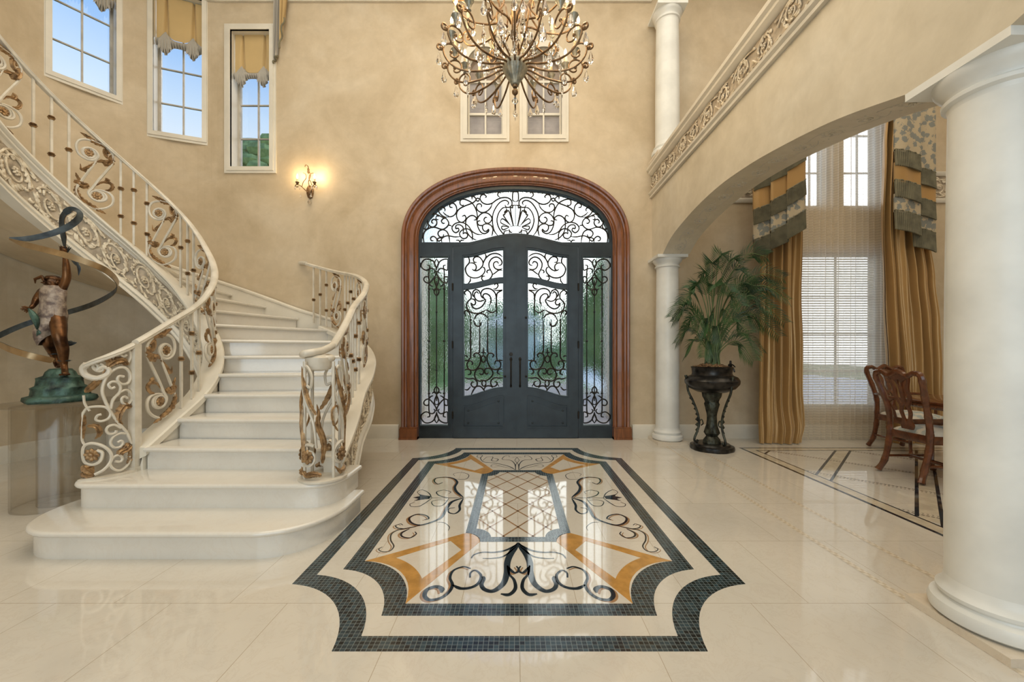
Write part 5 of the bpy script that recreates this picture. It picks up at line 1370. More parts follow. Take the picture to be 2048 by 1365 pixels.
for k in range(4):                                    # fingers of the lowered hand
    d = Vector((-.035 - .004 * (k == 1), -.01 + .012 * (k - 1.5), .004 - .008 * k)); b.tube([hl, hl + d * .7, hl + d + Vector((0, -.004, -.012))], [.0075, .0065, .004], 6)
b.tube([hl, hl + Vector((-.004, -.03, .012)), hl + Vector((-.016, -.04, .008))], [.008, .007, .004], 6)
hr = Vector(J['har'][0])
for k in range(4): b.tube(crom([hr + Vector((-.018, 0, -.008 + .012 * k)), hr + Vector((-.010, -.024, -.006 + .012 * k)), hr + Vector((.012, -.022, -.004 + .012 * k)), hr + Vector((.018, -.004, -.004 + .012 * k))], 3), .0065, 6)
b.tube(crom([hr + Vector((.014, 0, -.01)), hr + Vector((.02, -.016, .008)), hr + Vector((.006, -.026, .022))], 3), .007, 6)
ft = Vector(J['toer'][0])
for k in range(5): b.tube([ft + Vector((-.02 + .01 * k, .01, 0)), ft + Vector((-.022 + .011 * k, -.02, -.003))], [.008, .006 if k else .008], 6)
hd = Vector(J['head'][0])
b.tube([hd + Vector((0, -.035, .020)), hd + Vector((0, -.060, .030)), hd + Vector((0, -.052, .008))], [.010, .011, .008], 6)   # nose of the tilted face
for sx in (-1, 1): b.blob(tuple(hd + Vector((sx * .052, .0, .0))), .010, .014, .018, 8, 5); b.blob(tuple(hd + Vector((sx * .02, -.046, .03))), .009, .006, .006, 8, 5)
b.tube([hd + Vector((-.016, -.054, -.008)), hd + Vector((0, -.060, -.008)), hd + Vector((.016, -.054, -.008))], [.004, .006, .004], 6)
b.build('figure', 'bronze', sc_, smooth=70)
b = MB().lathe([(.052, -.02), (.058, .0), (.056, .022), (.04, .042), (.01, .05)], (hd.x, hd.y + .018, hd.z + .012), 24, wob=lambda a, z: 1 + .04 * sin(9 * a))
b.tube([hd + Vector((-.03, -.03, .045)), hd + Vector((-.075, -.045, .02)), hd + Vector((-.09, -.03, -.01))], [.014, .010, .003], 6)
b.build('hair', 'bronze', sc_)
# tunic: elliptical rings down the trunk, hem slanting over the legs
rings = [((318, 572), .070, .045), ((320, 600), .086, .062), ((317, 650), .082, .062), ((314, 700), .082, .064), ((312, 745), .092, .072), ((305, 790), .094, .080), ((292, 840), .080, .084), ((284, 890), .062, .078), ((288, 925), .048, .070)]
b = MB(); v = []; n = 40
for k, (c, ra, rb) in enumerate(rings):
    q = fp(*c, .0)
    for i in range(n):
        a = 2 * pi * i / n; w = 1 + .035 * sin(5 * a + k) + .02 * sin(11 * a - 2 * k); up = 0
        if k > 4: up = (k - 4) * .022 * max(0, cos(a)) ** 1.0     # hem lifts over the raised thigh
        v.append((q[0] + ra * w * cos(a), q[1] + rb * w * sin(a), q[2] + up))
b.add(v, [(k * n + i, k * n + (i + 1) % n, (k + 1) * n + (i + 1) % n, (k + 1) * n + i) for k in range(len(rings) - 1) for i in range(n)])
b.build('tunic', 'tunic', sc_)
# cuff leaf and hanging scrap at the raised hand; fish at the lowered hand; anklets
b = MB()
for k in range(9):
    a = 2 * pi * k / 9; b.leaf([hr + Vector((.012 * cos(a), .012 * sin(a), -.012)), hr + Vector((.024 * cos(a), .024 * sin(a), .02)), hr + Vector((.036 * cos(a), .036 * sin(a), .045))], .012, (cos(a), sin(a), .1), 2)
b.build('leaf_cuff', 'dark_patina', sc_)
MB().leaf(crom([fp(420, 410, -.04), fp(450, 435, -.04), fp(468, 465, -.04), fp(466, 512, -.04)], 4), .018, (0, -1, 0), 2).build('ribbon_end', 'dark_patina', sc_)
b = MB().tube(crom([fp(170, 705, -.10), fp(195, 740, -.10), fp(215, 780, -.09), fp(222, 830, -.08)], 5), [.006 + .016 * sin(pi * i / 15) for i in range(16)], 8)
b.leaf([fp(222, 825, -.08), fp(228, 850, -.08), fp(215, 870, -.08)], .02, (0, -1, 0), 1); b.leaf([fp(195, 872, -.03), fp(225, 876, -.03), fp(250, 872, -.03)], .012, (0, -.6, .5), 2); b.build('fish', 'verdigris', sc_)
for (x, y, d, r) in ((380, 1015, -.0, .030), (320, 975, .07, .028)):
    q = Vector(fp(x, y, d)); b = MB().tube([q + Vector((r * cos(t * pi / 8), r * sin(t * pi / 8), 0)) for t in range(16)], .006, 6, closed=True)
    b.leaf([q + Vector((r, 0, 0)), q + Vector((r + .03, -.01, .003)), q + Vector((r + .05, -.01, .004))], .01, (0, 0, 1), 1); b.build('anklet', 'dark_patina', sc_)
MB().leaf(crom([fp(395, 900, .05), fp(420, 915, .03), fp(455, 910, .02)], 4), .03, (0, -.6, .6), 3).build('leaf', 'dark_patina', sc_)
# the ribbon: two faces, bronze outside and dark inside
RP = [(385,345,0,0),(378,280,0,0),(368,215,0,0),(372,160,-.02,.2),(405,122,-.03,.6),(445,118,-.03,1),(474,142,-.03,1),(460,178,-.06,1),(400,222,-.10,1),(300,262,-.16,1),(170,290,-.22,1),(55,287,-.28,1)]
RP2 = [(58,292,-.28,1),(150,326,-.36,1),(290,362,-.40,1),(400,392,-.40,1),(520,432,-.36,1),(620,474,-.28,1),(678,520,-.14,1),(700,562,.0,1),(680,606,.12,1),(610,652,.24,1),(520,692,.32,1),(415,724,.36,1),(300,755,.38,1),(190,785,.36,1),(90,822,.28,1),(-10,868,.16,1),(-90,910,.0,1),(-100,920,-.1,1),(-20,915,-.26,1),(70,952,-.36,1),(180,985,-.36,1),(300,1012,-.28,1),(318,1018,-.26,1)]
def band(pts, nm, mat, off, w=.021, kk=6):
    L_ = crom([Vector(fp(x, y, d)) for x, y, d, _ in pts], kk); b = MB(); v = []
    ax = Vector(fp(380, 600, 0))
    for i, p in enumerate(L_):
        d = (L_[min(i + 1, len(L_) - 1)] - L_[max(0, i - 1)]).normalized(); rad = Vector((p.x - ax.x, p.y - ax.y, 0)); rad = rad.normalized() if rad.length > .05 else Vector((0, -1, 0))
        rad = (rad - d * rad.dot(d)).normalized(); up = d.cross(rad).normalized()
        wt = w * min(1, .25 + i / 8, .25 + (len(L_) - 1 - i) / 8)
        for a, c in ((-1, 0), (1, 0), (1, .0035), (-1, .0035)): v.append(p + up * wt * a + rad * (off + c))
    m = len(L_)
    b.add(v, [(i * 4 + k, i * 4 + (k + 1) % 4, (i + 1) * 4 + (k + 1) % 4, (i + 1) * 4 + k) for i in range(m - 1) for k in range(4)] + [(0, 1, 2, 3), tuple((m - 1) * 4 + k for k in (3, 2, 1, 0))])
    return b.build(nm, mat, sc_, smooth=30)
band(RP, 'ribbon_loop', 'dark_patina', 0); 
band(RP[:6], 'ribbon_loop_face', 'gold_bronze', -.0038)
band(RP2, 'ribbon', 'gold_bronze', .0); band(RP2, 'ribbon_inner_face', 'dark_patina', -.0037)
# ================================================================== dining room and fabrics
# ---- fabrics
def m_fabric(name, c1, c2, scale, rough=.5, metal=0.0, pat=None, sheen=.3):
    m, t, b = _nt(name); v = coords(t)
    c = ramp(t, noise(t, v, 3.0, 3), [(.3, tuple(x * .9 for x in c1)), (.7, c1)])
    if pat:
        vo = t.nodes.new('ShaderNodeTexVoronoi'); vo.feature = 'F1'; vo.inputs['Scale'].default_value = scale; t.links.new(v, vo.inputs['Vector'])
        n = noise(t, v, scale * 1.6, 3, .6, 1.6); md = t.nodes.new('ShaderNodeMath'); md.operation = 'ADD'; t.links.new(vo.outputs['Distance'], md.inputs[0]); t.links.new(n, md.inputs[1])
        c = mixc(t, ramp(t, md.outputs[0], [(pat, (0, 0, 0)), (pat + .05, (1, 1, 1))]), c, c2)
    t.links.new(c, b.inputs['Base Color']); b.inputs['Roughness'].default_value = rough; b.inputs['Metallic'].default_value = metal
    b.inputs['Sheen Weight'].default_value = sheen; b.inputs['Sheen Roughness'].default_value = .4
    bump(t, b, noise(t, coords(t, (1, 1, .12)), 30, 2), .12, .005); return m
M['silk'] = m_fabric('gold_silk', (.47, .285, .11), None, 1, .30, .30)
M['damask'] = m_fabric('blue_grey_damask', (.20, .21, .19), (.44, .36, .24), 13, .6, 0, .98)
M['toile'] = m_fabric('gold_toile_shade', (.62, .44, .20), (.40, .30, .17), 26, .7, 0, 1.02)
M['pouf'] = m_fabric('grey_gathered_lining', (.44, .41, .36), None, 1, .6)
M['fringe'] = simple('olive_grey_fringe', (.20, .18, .115), .8, 0, .1, 10, (.14, .125, .08))
m = bpy.data.materials.new('sheer_voile'); m.use_nodes = True; t = m.node_tree; t.nodes.clear()
o_ = t.nodes.new('ShaderNodeOutputMaterial'); tr_ = t.nodes.new('ShaderNodeBsdfTransparent'); tl = t.nodes.new('ShaderNodeBsdfTranslucent'); df = t.nodes.new('ShaderNodeBsdfDiffuse')
tl.inputs[0].default_value = (.97, .94, .88, 1); df.inputs[0].default_value = (.80, .74, .64, 1); tr_.inputs[0].default_value = (1, 1, 1, 1)
a1 = t.nodes.new('ShaderNodeMixShader'); a1.inputs[0].default_value = .22; t.links.new(tl.outputs[0], a1.inputs[1]); t.links.new(df.outputs[0], a1.inputs[2])
a2 = t.nodes.new('ShaderNodeMixShader'); wv = t.nodes.new('ShaderNodeTexWave'); wv.bands_direction = 'Z'; wv.inputs['Scale'].default_value = 9.0; wv.inputs['Distortion'].default_value = .3
t.links.new(coords(t), wv.inputs[0]); mr = t.nodes.new('ShaderNodeMapRange'); mr.inputs['To Min'].default_value = .58; mr.inputs['To Max'].default_value = .72
t.links.new(wv.outputs['Fac'], mr.inputs[0]); t.links.new(mr.outputs[0], a2.inputs[0]); t.links.new(tr_.outputs[0], a2.inputs[1]); t.links.new(a1.outputs[0], a2.inputs[2]); t.links.new(a2.outputs[0], o_.inputs[0])
M['sheer'] = m

def pxd(px, D): return (px - CX) * D / F
sh = MB(); SD = 5.36
def fsheer(u, v): 
    x = pxd(1592, SD) + (pxd(1772, SD) - pxd(1592, SD)) * u; z = .02 + 5.25 * v
    return (x, SD + .022 * sin(u * 2 * pi * 15 + .5 * sin(4 * v + 3 * u)) + .012 * sin(u * 2 * pi * 6.3), z)
so = sh.grid(fsheer, 200, 24).build('sheer_curtain', 'sheer', None, smooth=180); tag(so, 'white sheer curtain hanging between the two gold silk drapes', 'curtain')
def drape(name, left, right, ztop, label, D=5.20, folds=5, ph=0.0):
    """left(z) and right(z) give the edges in px"""
    o = empty(name, (pxd((left(1) + right(1)) / 2, D), D, 0), 0, label, 'drape'); b = MB()
    def f(u, v, back=0.0):
        z = ztop * v; xl, xr = pxd(left(z), D), pxd(right(z), D)
        am = .085 * (1 - .35 * max(0, 1 - z / 1.2)); puff = .06 * math.exp(-((z - .12) / .22) ** 2)
        w = sin(u * 2 * pi * folds + ph + .28 * sin(1.3 * z + u * 3)) + .35 * sin(u * 2 * pi * folds * 2.3 + 1 + .5 * sin(.8 * z)); e_ = min(1, 6 * u, 6 * (1 - u))
        y = D - .05 - am * w * .5 - puff * (.6 + .4 * sin(u * 9 + 2)) * e_ + .010 * sin(6 * z + 9 * u) * max(0, 1 - z)
        x = xl + (xr - xl) * u + .008 * cos(u * 2 * pi * folds * .5 + 2 * z)
        return (x, y + back, max(.012, z + .012))
    nu, nv = 130, 70; v = [f(i / nu, j / nv) for i in range(nu + 1) for j in range(nv + 1)]; v2 = [f(i / nu, j / nv, .014) for i in range(nu + 1) for j in range(nv + 1)]; w = nv + 1; N = len(v)
    fc = [(i * w + j, (i + 1) * w + j, (i + 1) * w + j + 1, i * w + j + 1) for i in range(nu) for j in range(nv)]
    b.add(v + v2, fc + [tuple(N + k for k in reversed(q)) for q in fc])
    loc = tuple(o.location); rel(b.build('panel', 'silk', o, smooth=180), loc); return o, loc
def lin(pts):
    """edge px as a function of height from (py, px) samples at depth 5.2"""
    zp = sorted((H + (CY - y) * 5.2 / F, x) for y, x in pts)
    def g(z):
        if z <= zp[0][0]: return zp[0][1]
        for (a, xa), (c, xc) in zip(zp, zp[1:]):
            if z <= c: t = (z - a) / (c - a); t = t * t * (3 - 2 * t); return xa + (xc - xa) * t
        return zp[-1][1]
    return g
dl, ll = drape('drape', lin([(885, 1513), (840, 1512), (700, 1514), (600, 1516), (500, 1516), (300, 1510), (50, 1508)]), lin([(885, 1600), (850, 1606), (780, 1603), (700, 1603), (600, 1599), (480, 1602), (300, 1602), (50, 1602)]), 5.2, 'gold silk drape left of the sheer curtain, with tiered fringed valance, behind the palm')
dr, lr = drape('drape', lin([(885, 1766), (740, 1764), (600, 1757), (450, 1752), (300, 1758), (215, 1764), (50, 1764)]), lin([(885, 1874), (750, 1873), (650, 1868), (560, 1858), (480, 1848), (300, 1842), (50, 1840)]), 5.2, 'gold silk drape right of the sheer curtain, with long fringed valance, behind the dining chairs', ph=1.3)
def cascade(o, loc, xs, tiers, D=5.04):
    """xs px edges of the overlapping folds; tiers (material, py top, py bottom, name) at the first fold; step = px drop per fold"""
    for k, (x0, x1, dy, dd, sl) in enumerate(xs):
        for mat_, yt, yb, nm in tiers:
            z1 = H + (CY - (yt + dy)) * D / F; z0 = H + (CY - (yb + dy)) * D / F
            fr = nm == 'fringe'; nu = 128 if fr else 30; push = .012 if fr else 0
            def f(u, v, back=0):
                x = pxd(x0 - 1, D) + (pxd(x1 + 1, D) - pxd(x0 - 1, D)) * u; z = z0 + (z1 - z0) * v - sl * (u - .5) * D / F
                y = D - dd - .025 * sin(pi * u) - push * (1.6 - v) - (.011 * sin(u * 2 * pi * 16) if fr else .01 * sin(u * 7 + k)) + back
                return (x, y, z - (.022 * (.5 + .5 * sin(u * 2 * pi * 16)) * (1 - v) if fr else 0))
            b = MB(); b.grid(lambda u, v: f(u, v), nu, 3); b.grid(lambda u, v: f(u, v, .02), nu, 3)
            e1 = [f(i / nu, 0) for i in range(nu + 1)]; e2 = [f(i / nu, 0, .02) for i in range(nu + 1)]
            b.add(e1 + e2, [(i, i + 1, nu + 2 + i, nu + 1 + i) for i in range(nu)])
            for s_ in (0, 1): b.add([f(s_, 0), f(s_, 1), f(s_, 1, .02), f(s_, 0, .02)], [(0, 1, 2, 3)])
            if fr:
                b.tube([f(i / 10, 1) for i in range(11)], .007, 6)
            rel(b.build(nm, mat_, o, smooth=25), loc)
cascade(dl, ll, [(1508, 1541, -4, .00, -12), (1539, 1572, -22, .03, -16), (1568, 1603, -44, .06, -22)],
        [('damask', 40, 352, 'valance_panel'), ('fringe', 350, 378, 'fringe'), ('silk', 374, 420, 'valance_panel'), ('fringe', 418, 446, 'fringe'), ('damask', 442, 482, 'valance_panel'), ('fringe', 478, 512, 'fringe')])
cascade(dr, lr, [(1782, 1830, 2, .06, 14), (1824, 1866, 34, .02, 12)],
        [('damask', 20, 312, 'valance_panel'), ('fringe', 308, 338, 'fringe'), ('silk', 334, 372, 'valance_panel'), ('fringe', 368, 400, 'fringe'), ('damask', 396, 432, 'valance_panel'), ('fringe', 428, 464, 'fringe')])

# ---- balloon shades in the bay windows
def shade(name, loc, rz, w, z0, z1, label):
    o = empty(name, loc, rz, label, 'window shade'); hw = w / 2; PL = (.20, .78)
    def gz(u): return sum(math.exp(-((u - p) / .10) ** 2) for p in PL)
    hp = min(.30, (z1 - z0) * .38)
    def f(u, v):
        x = -hw + w * u; g = gz(u); z = z0 + hp + (z1 - z0 - hp) * v - (.05 * (1 - g)) * (1 - v) * 1.5
        y = .02 + .045 * sum(math.exp(-((u - p) / (.018 + .03 * (1 - v))) ** 2) for p in PL) - .012 * sin(pi * u) * (1 - v); return (x, y, z)
    b = MB().grid(f, 90, 12).build('fabric', 'toile', o, smooth=60)
    def f2(u, v):                                     # gathered poufs fanning from the two tie points
        x0 = min(PL, key=lambda p: abs(p - u)); g = gz(u)
        xu = -hw + w * (u if v > .5 else u); top = z0 + hp - .075 * (1 - g); zb = z0 + .05 + .07 * (1 - g) - .05 * g
        z = zb + (top - zb) * v; y = .02 - .055 * sin(pi * (1 - v) * .9) - .020 * sin(u * 2 * pi * 17) * (1 - v) ** .5
        return (xu, y, z - .014 * sin(u * 2 * pi * 17) * (1 - v))
    MB().grid(f2, 160, 8).build('gathered_hem', 'pouf', o, smooth=60)
    for p in PL:
        b = MB()
        for k in range(9):
            a = -1.1 + 2.2 * k / 8; b.leaf([(-hw + w * p, .0, z0 + hp + .01), (-hw + w * p + .05 * sin(a), -.035, z0 + hp * .6), (-hw + w * p + .085 * sin(a), -.03, z0 + .03 - .02 * cos(3 * a))], .022, (0, -1, 0), 1)
        b.build('tail', 'pouf', o)
    return o
for (a, zb, nm), z0, lb in zip(TURRET_WINDOWS, (5.42, 5.16), ('balloon shade at the top of the leftmost bay window', 'gold toile balloon shade with two gathered tails in the middle bay window')):
    p = arc_pt(a, WR + .03); shade('balloon_shade', (p[0], p[1], 0), a, OW * 2 - .01, z0, zb + 1.96, lb)
shade('balloon_shade', ((W3[0] + W3[1]) / 2, YW + .045, 0), 0, W3[1] - W3[0] - .01, px_z(171), W3[3], 'gold toile balloon shade in the small window nearest the front doors')
def swag(loc, rz, w, z0, z1, label):
    o = empty('swag', loc, rz, label, 'swag')
    for k, (xa, xb, zb, mt) in enumerate(((-w / 2, w * .02, z0, 'pouf'), (-w * .12, w / 2, z0 + .18, 'toile'))):
        def f(u, v, back=0):
            x = xa + (xb - xa) * u * (.35 + .65 * v); z = zb + (z1 - zb) * v + (.42 * u if k else .12 * u) * (1 - v); return (x, -.05 - .035 * k - .02 * sin(u * 12) + back, z)
        b = MB().grid(f, 24, 16).grid(lambda u, v: f(u, v, .018), 24, 16); e_ = [f(i / 24, 0) for i in range(25)]; e2 = [f(i / 24, 0, .018) for i in range(25)]
        b.add(e_ + e2, [(i, i + 1, 26 + i, 25 + i) for i in range(24)]).build('fold', mt, o, smooth=40)
        MB().tube([f(i / 12, 0) for i in range(13)], .012, 6).build('braid', 'fringe', o)
    return o
swag((px_x(571), YW, 0), 0, .27, px_z(132), 6.6, 'patterned fabric swag hanging on the wall just right of the small bay window')
p = arc_pt(radians(80)); swag((p[0], p[1], 0), radians(80), .30, 4.92, 6.6, 'patterned fabric swag at the upper left edge beside the leftmost bay window')

# ---- planter and palm
PX, PY = 2.395, 4.88
M['black_bronze'] = simple('black_bronze', (.030, .028, .026), .28, .6, .3, 14, (.010, .010, .010))
M['worn_bronze'] = simple('worn_green_black_bronze', (.055, .06, .045), .42, .6, .3, 18, (.012, .012, .010), .4, 60)
pl = empty('planter', (PX, PY, 0), 0, 'black bronze urn on three scrolled legs and a central stem beside the slim column', 'planter')
MB().lathe([(.01, 0), (.235, 0), (.24, .02), (.235, .05), (.20, .055), (.19, .075), (.01, .08)], n=60, wob=lambda a, z: 1 + .05 * abs(sin(3 * a))).build('base', 'black_bronze', pl)
MB().lathe([(.03, .07), (.10, .08), (.09, .12), (.06, .16), (.085, .20), (.075, .24), (.06, .30), (.052, .40), (.065, .48), (.085, .55), (.075, .58), (.10, .64), (.11, .70), (.04, .71)], n=40, wob=lambda a, z: 1 + .08 * sin(8 * a + 25 * z)).build('stem', 'worn_bronze', pl)
MB().lathe([(.05, .685), (.17, .70), (.26, .745), (.305, .80), (.31, .84), (.285, .88), (.23, .905), (.222, .93), (.228, .985), (.24, 1.0), (.225, 1.01), (.20, .985), (.18, .95), (.05, .945)], n=56).build('bowl', 'black_bronze', pl)
for k in range(3):
    a = -pi / 2 + .35 + 2 * pi * k / 3; g = lambda r, z: (r * cos(a), r * sin(a), z)
    b = MB().tube(crom([g(.30, .90), g(.285, .80), g(.27, .70), g(.215, .58), g(.165, .44), g(.145, .32), g(.165, .22), g(.195, .14), g(.20, .10), g(.175, .085), g(.16, .11)], 5), [.018, .017] + [.014] * 49, 8)
    b.tube(crom([g(.165, .30), g(.12, .36), g(.10, .31), g(.125, .285)], 4), .008, 6)
    for j in range(7): z = .2 + j * .065; r = .155 + .12 * max(0, (z - .4) / .3) ** 1.2; b.leaf([g(r, z), g(r + .02, z + .03), g(r + .012, z + .06)], .018, (-sin(a), cos(a), 0), 1)
    b.build('leg', 'worn_bronze', pl)
b = from_mesh(skin({'a': ((.19, -.06, .985), .018), 'b': ((.195, -.06, 1.03), .016), 'c': ((.195, -.06, 1.06), .012), 'd': ((.195, -.065, 1.085), .016), 'e': ((.22, -.07, 1.03), .008), 'f': ((.245, -.08, 1.0), .007), 'g': ((.165, -.07, 1.03), .008), 'h': ((.17, -.09, 1.0), .007), 'i': ((.215, -.09, .985), .011), 'j': ((.225, -.10, .94), .009)},
     [('a', 'b'), ('b', 'c'), ('c', 'd'), ('b', 'e'), ('e', 'f'), ('b', 'g'), ('g', 'h'), ('a', 'i'), ('i', 'j')], 1)); b.build('rim_figure', 'black_bronze', pl)
b = MB(); rr = random.Random(9)
for k in range(150):
    a, r = rr.uniform(0, 6.283), .2 * sqrt(rr.random()); b.blob((r * cos(a), r * sin(a), .985 + .05 * (1 - (r / .2) ** 2) + rr.uniform(-.006, .012)), rr.uniform(.014, .026), rr.uniform(.012, .022), .012, 6, 4)
b.lathe([(.01, .95), (.195, .95), (.18, .985), (.01, 1.02)], n=24)
mo = b.build('moss_topping', simple('brown_moss', (.30, .18, .09), .9, 0, .3, 30, (.12, .07, .035)), pl); mo['kind'] = 'stuff'
M['palm'] = simple('palm_leaf', (.040, .095, .030), .40, 0, .25, 6, (.014, .040, .016))
M['palm_stem'] = simple('palm_stem', (.13, .20, .07), .5, 0, .2, 9)
palm = empty('potted_palm', (PX, PY, 1.0), 0, 'bushy green parlour palm growing from the black bronze urn', 'plant')
TIPS = [(500,100,.1),(372,212,.05),(430,150,-.1),(770,105,.1),(880,245,.05),(905,382,-.05),(885,525,-.1),(850,612,.05),(742,715,-.2),(690,765,-.3),(172,488,-.05),(200,655,.0),(235,405,.1),(285,310,.15),(262,735,-.15),(375,745,-.3),(325,285,-.1),(600,130,-.1),(700,290,-.2),(800,440,-.25),(480,640,-.38),(400,580,-.35),(640,200,.2),(560,520,-.38),(330,600,-.3),(760,560,.2),(250,560,.2),(660,590,-.3),(180,520,.15),(860,330,.2),(540,330,-.3),(450,300,-.32),(610,420,-.34),(730,380,.1)]
rr = random.Random(21)
for (tx, ty, dd) in TIPS:
    dd = min(dd, -.03) if (tx < 350 or tx > 600) else dd
    tip = P(1290 + tx / 3.176, 480 + ty / 3.176, PY + dd); tip = Vector((tip.x - PX, tip.y - PY, tip.z - 1.0))
    base = Vector((rr.uniform(-.09, .09), rr.uniform(-.07, .07), .03)); hor = Vector((tip.x, tip.y, 0)); up = max(.30, tip.z + .07 + .30 * hor.length * (1.2 - min(1, tip.z)))
    mid = Vector((hor.x * .22, hor.y * .22, up * .62)); top = Vector((hor.x * .62, hor.y * .62, up * (1.0 if tip.z < .9 else .93)))
    pts = crom([base, mid, top, tip], 10); m = len(pts)
    fr = MB().tube(pts, [.007 * (1 - .8 * i / m) + .0012 for i in range(m)], 5).build('frond_stem', 'palm_stem', palm)
    twist = rr.choice((-1, 1)) * rr.uniform(.5, 1.25) * min(1, abs(tip.x) / .3 + .3); b = MB(); i0 = int(m * .50); N_ = 25
    for j in range(N_):
        t = i0 + (m - 1 - i0) * j / (N_ - 1); i = min(int(t), m - 2); p = pts[i] + (pts[i + 1] - pts[i]) * (t - i); d = (pts[i + 1] - pts[i]).normalized()
        side = d.cross(Vector((0, 0, 1))); side = side.normalized() if side.length > .1 else Vector((1, 0, 0)); side = (Matrix.Rotation(twist, 3, d) @ side); s_ = j / (N_ - 1)
        L_ = .185 * (.45 + .55 * sin(pi * min(1, .18 + .75 * s_))) * rr.uniform(.9, 1.1)
        for sg in (-1, 1):
            o1 = (d * .62 + side * sg * .80 + Vector((0, 0, .12))).normalized(); o2 = (d * .85 + side * sg * .60 + Vector((0, 0, -.22))).normalized()
            q0, q1, q2 = p, p + o1 * L_ * .5, p + o1 * L_ * .5 + o2 * L_ * .5; w = .0050; nrm = o1.cross(side * sg).normalized() if o1.cross(side * sg).length > .1 else Vector((0, 0, 1))
            wv_ = d.cross(Vector((0, 0, 1)).cross(o1)).normalized() if False else (d - o1 * d.dot(o1)).normalized()
            zz = o1.cross(wv_).normalized() * .003
            b.add([q0 - wv_ * w * .4, q0 + wv_ * w * .4, q1 - wv_ * w, q1 + wv_ * w, q1 + zz, q2, q0 + zz, q1 - zz, q0 - zz],
                  [(0, 2, 4, 6), (6, 4, 3, 1), (2, 5, 4), (4, 5, 3), (0, 8, 7, 2), (8, 1, 3, 7), (2, 7, 5), (7, 3, 5)])
    b.build('leaflets', 'palm', fr, smooth=0)

# ---- dining table and chairs
tbl = empty('dining_table', (4.95, 3.45, 0), 0, 'polished mahogany dining table with carved edge, partly hidden by the big column', 'table')
b = MB(); ov = lambda k, s_: (math.copysign(abs(cos(k)) ** .45, cos(k)) * (1.12 + s_), math.copysign(abs(sin(k)) ** .45, sin(k)) * (.78 + s_))
N_ = 72; v = []
for s_, z in ((-.05, .655), (-.02, .655), (0, .665), (.01, .685), (-.0, .70), (.012, .71), (.012, .725), (-.01, .735), (-.3, .735)):
    for k in range(N_): x, y = ov(2 * pi * k / N_, s_ + (.004 * sin(k * pi) if .66 < z < .69 else 0)); v.append((x, y, z))
b.add(v, [(i * N_ + k, i * N_ + (k + 1) % N_, (i + 1) * N_ + (k + 1) % N_, (i + 1) * N_ + k) for i in range(8) for k in range(N_)] + [tuple(8 * N_ + k for k in range(N_)), tuple(reversed(range(N_)))])
b.build('top', 'mahogany', tbl)
b = MB()
for k in range(150):
    a = 2 * pi * k / 150; x, y = ov(a, .006); b.blob((x, y, .682), .010, .010, .012, 6, 4)
b.build('carved_edge', 'mahogany', tbl)
for x in (-.62, .62):
    pd = MB().lathe([(.05, .66), (.10, .64), (.06, .60), (.045, .55), (.075, .45), (.085, .38), (.05, .31), (.06, .27), (.09, .24), (.09, .19), (.05, .17)], (x, 0, 0), 28).build('pedestal', 'mahogany', tbl)
    for k in range(4):
        a = pi / 4 + pi / 2 * k; g = lambda r, z: (x + r * cos(a), r * sin(a), z)
        MB().tube(crom([g(.05, .22), g(.16, .21), g(.26, .11), g(.34, .045), g(.39, .03)], 5), [.036 - .016 * i / 20 for i in range(21)], 8).build('foot', 'mahogany', pd)
M['seat_fabric'] = m_fabric('pale_blue_tapestry', (.42, .48, .48), (.62, .58, .50), 11, .7, 0, .95)
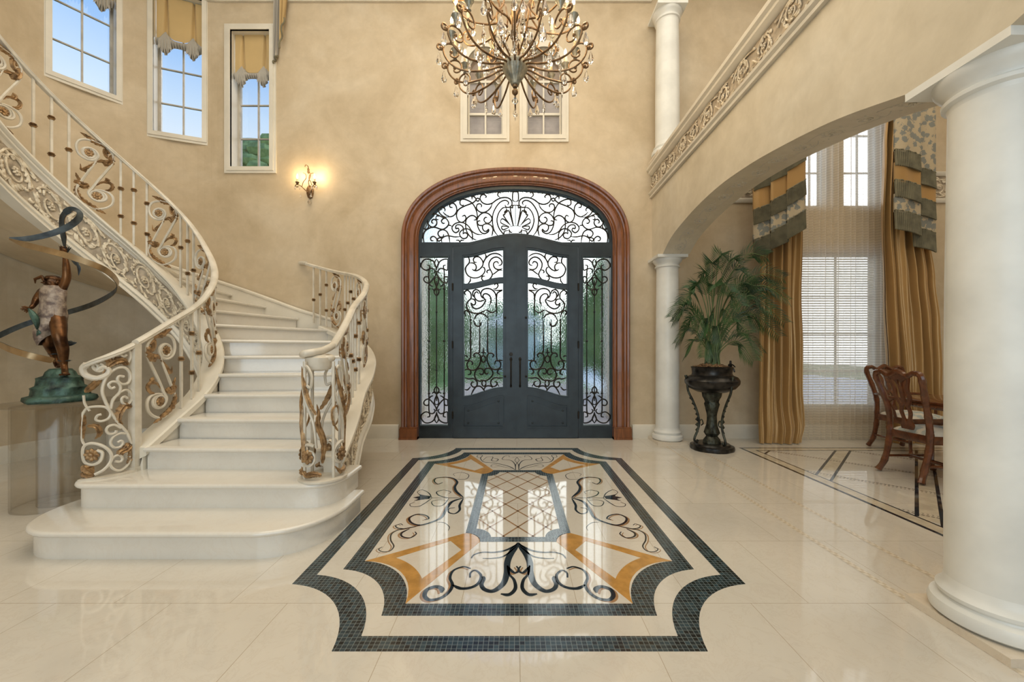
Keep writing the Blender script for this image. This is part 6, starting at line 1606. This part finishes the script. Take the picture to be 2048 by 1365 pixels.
def chair(loc, rz, label, arms=False, sc=1.0):
    """faces +y"""
    o = empty('dining_chair', loc, rz, label, 'chair'); hb, hf, d0, d1 = .20, .245, -.22, .22
    b = MB(); v = []
    sq = [(-hf, d1), (hf, d1), (hb + .01, d0), (-hb - .01, d0)]
    MB().plate([[(x, y) for x, y in sq]], -.43, -.355, .008).xf(lambda p: (p.x, p.z, -p.y)).build('seat_rail', 'mahogany', o)
    def cush(u, v_):
        y = d0 + .02 + (d1 - d0 - .03) * v_; w = (hb + (hf - hb) * v_) - .012; x = -w + 2 * w * u; e_ = (4 * u * (1 - u)) ** .4 * (4 * v_ * (1 - v_)) ** .4; return (x, y, .43 + .065 * e_)
    MB().grid(cush, 20, 20).build('seat', 'seat_fabric', o, smooth=80)
    for sx in (-1, 1):
        MB().tube(crom([(sx * (hb + .02), -.31, .015), (sx * hb, -.265, .12), (sx * hb, -.225, .30), (sx * hb, -.215, .44), (sx * (hb - .005), -.225, .60), (sx * (hb + .012), -.27, .78), (sx * (hb + .035), -.315, .93), (sx * (hb + .02), -.325, .985), (sx * (hb - .03), -.325, .995)], 5), [.029, .026, .025, .025, .026] * 8 + [.02], 8).build('stile_leg', 'mahogany', o)
        MB().tube(crom([(sx * (hf - .025), d1 - .02, .41), (sx * (hf + .012), d1 + .012, .34), (sx * (hf), d1 + .01, .24), (sx * (hf - .03), d1 - .015, .10), (sx * (hf - .01), d1 + .01, .035), (sx * (hf + .0), d1 + .03, .018)], 5), [.036, .037, .036, .034, .031, .028, .026, .024, .022, .021, .020, .019, .018, .017, .016, .016, .017, .019, .021, .024, .026, .028, .03, .03, .026, .02][:26], 8).build('leg', 'mahogany', o)
        MB().tube([(sx * hb, -.25, .16), (sx * (hb + .01), 0, .16), (sx * (hf - .03), d1 - .02, .16)], [.012, .016, .012], 8).build('stretcher', 'mahogany', o)
    MB().tube([(-hb - .0, -.02, .16), (0, -.02, .16), (hb + .0, -.02, .16)], [.012, .018, .012], 8).build('stretcher', 'mahogany', o)
    # crest rail: ox-bow with ears
    b = MB().tube(crom([(-hb - .025, -.325, .965), (-hb + .03, -.325, 1.0), (-.10, -.325, .965), (-.05, -.325, .985), (0, -.325, 1.005), (.05, -.325, .985), (.10, -.325, .965), (hb - .03, -.325, 1.0), (hb + .025, -.325, .965)], 5), [.016 + .012 * abs(sin(pi * i / 40)) for i in range(41)], 8)
    b.build('crest_rail', 'mahogany', o)
    # pierced splat bent along the back
    out = [(.055, .46), (.065, .50), (.045, .55), (.06, .62), (.05, .68), (.085, .76), (.08, .84), (.11, .93), (.12, .975)]
    prof = crom([Vector(p) for p in out], 4); poly = [(p.x, p.y) for p in prof] + [(-p.x, p.y) for p in reversed(prof)]
    def hole(pts): return [(p.x, p.y) for p in crom([Vector(p) for p in pts], 4, True)]
    holes = []
    for sx in (-1, 1):
        holes.append(hole([(sx * .022, .70), (sx * .055, .77), (sx * .05, .85), (sx * .085, .93), (sx * .03, .90), (sx * .018, .80)]))
    holes.append(hole([(0, .53), (.022, .58), (.028, .64), (0, .69), (-.028, .64), (-.022, .58)])); holes.append(hole([(0, .85), (.014, .89), (0, .93), (-.014, .89)]))
    b = MB().plate([poly] + holes, -.008, .008)
    b.xf(lambda p: (p.x, p.y - .225 - .10 * max(0, (p.z - .5) / .48) ** 1.3, p.z)); b.build('splat', 'mahogany', o, smooth=25)
    if arms:
        for sx in (-1, 1):
            MB().tube(crom([(sx * (hb + .005), -.24, .67), (sx * (hb + .06), -.12, .675), (sx * (hf + .045), .04, .66), (sx * (hf + .03), .11, .655), (sx * (hf + .0), .13, .64)], 5), .016, 8).build('arm', 'mahogany', o)
            MB().tube(crom([(sx * (hf + .03), .08, .655), (sx * (hf + .045), .03, .60), (sx * (hf + .01), .05, .50), (sx * (hf - .005), .06, .42)], 5), .015, 8).build('arm_support', 'mahogany', o)
    return o
chair((3.93, 3.77, 0), radians(-92), 'carved mahogany side chair seen from behind, nearest to the camera at the dining table')
chair((4.66, 4.72, 0), radians(182), 'carved mahogany armchair at the far end of the dining table near the window', True)
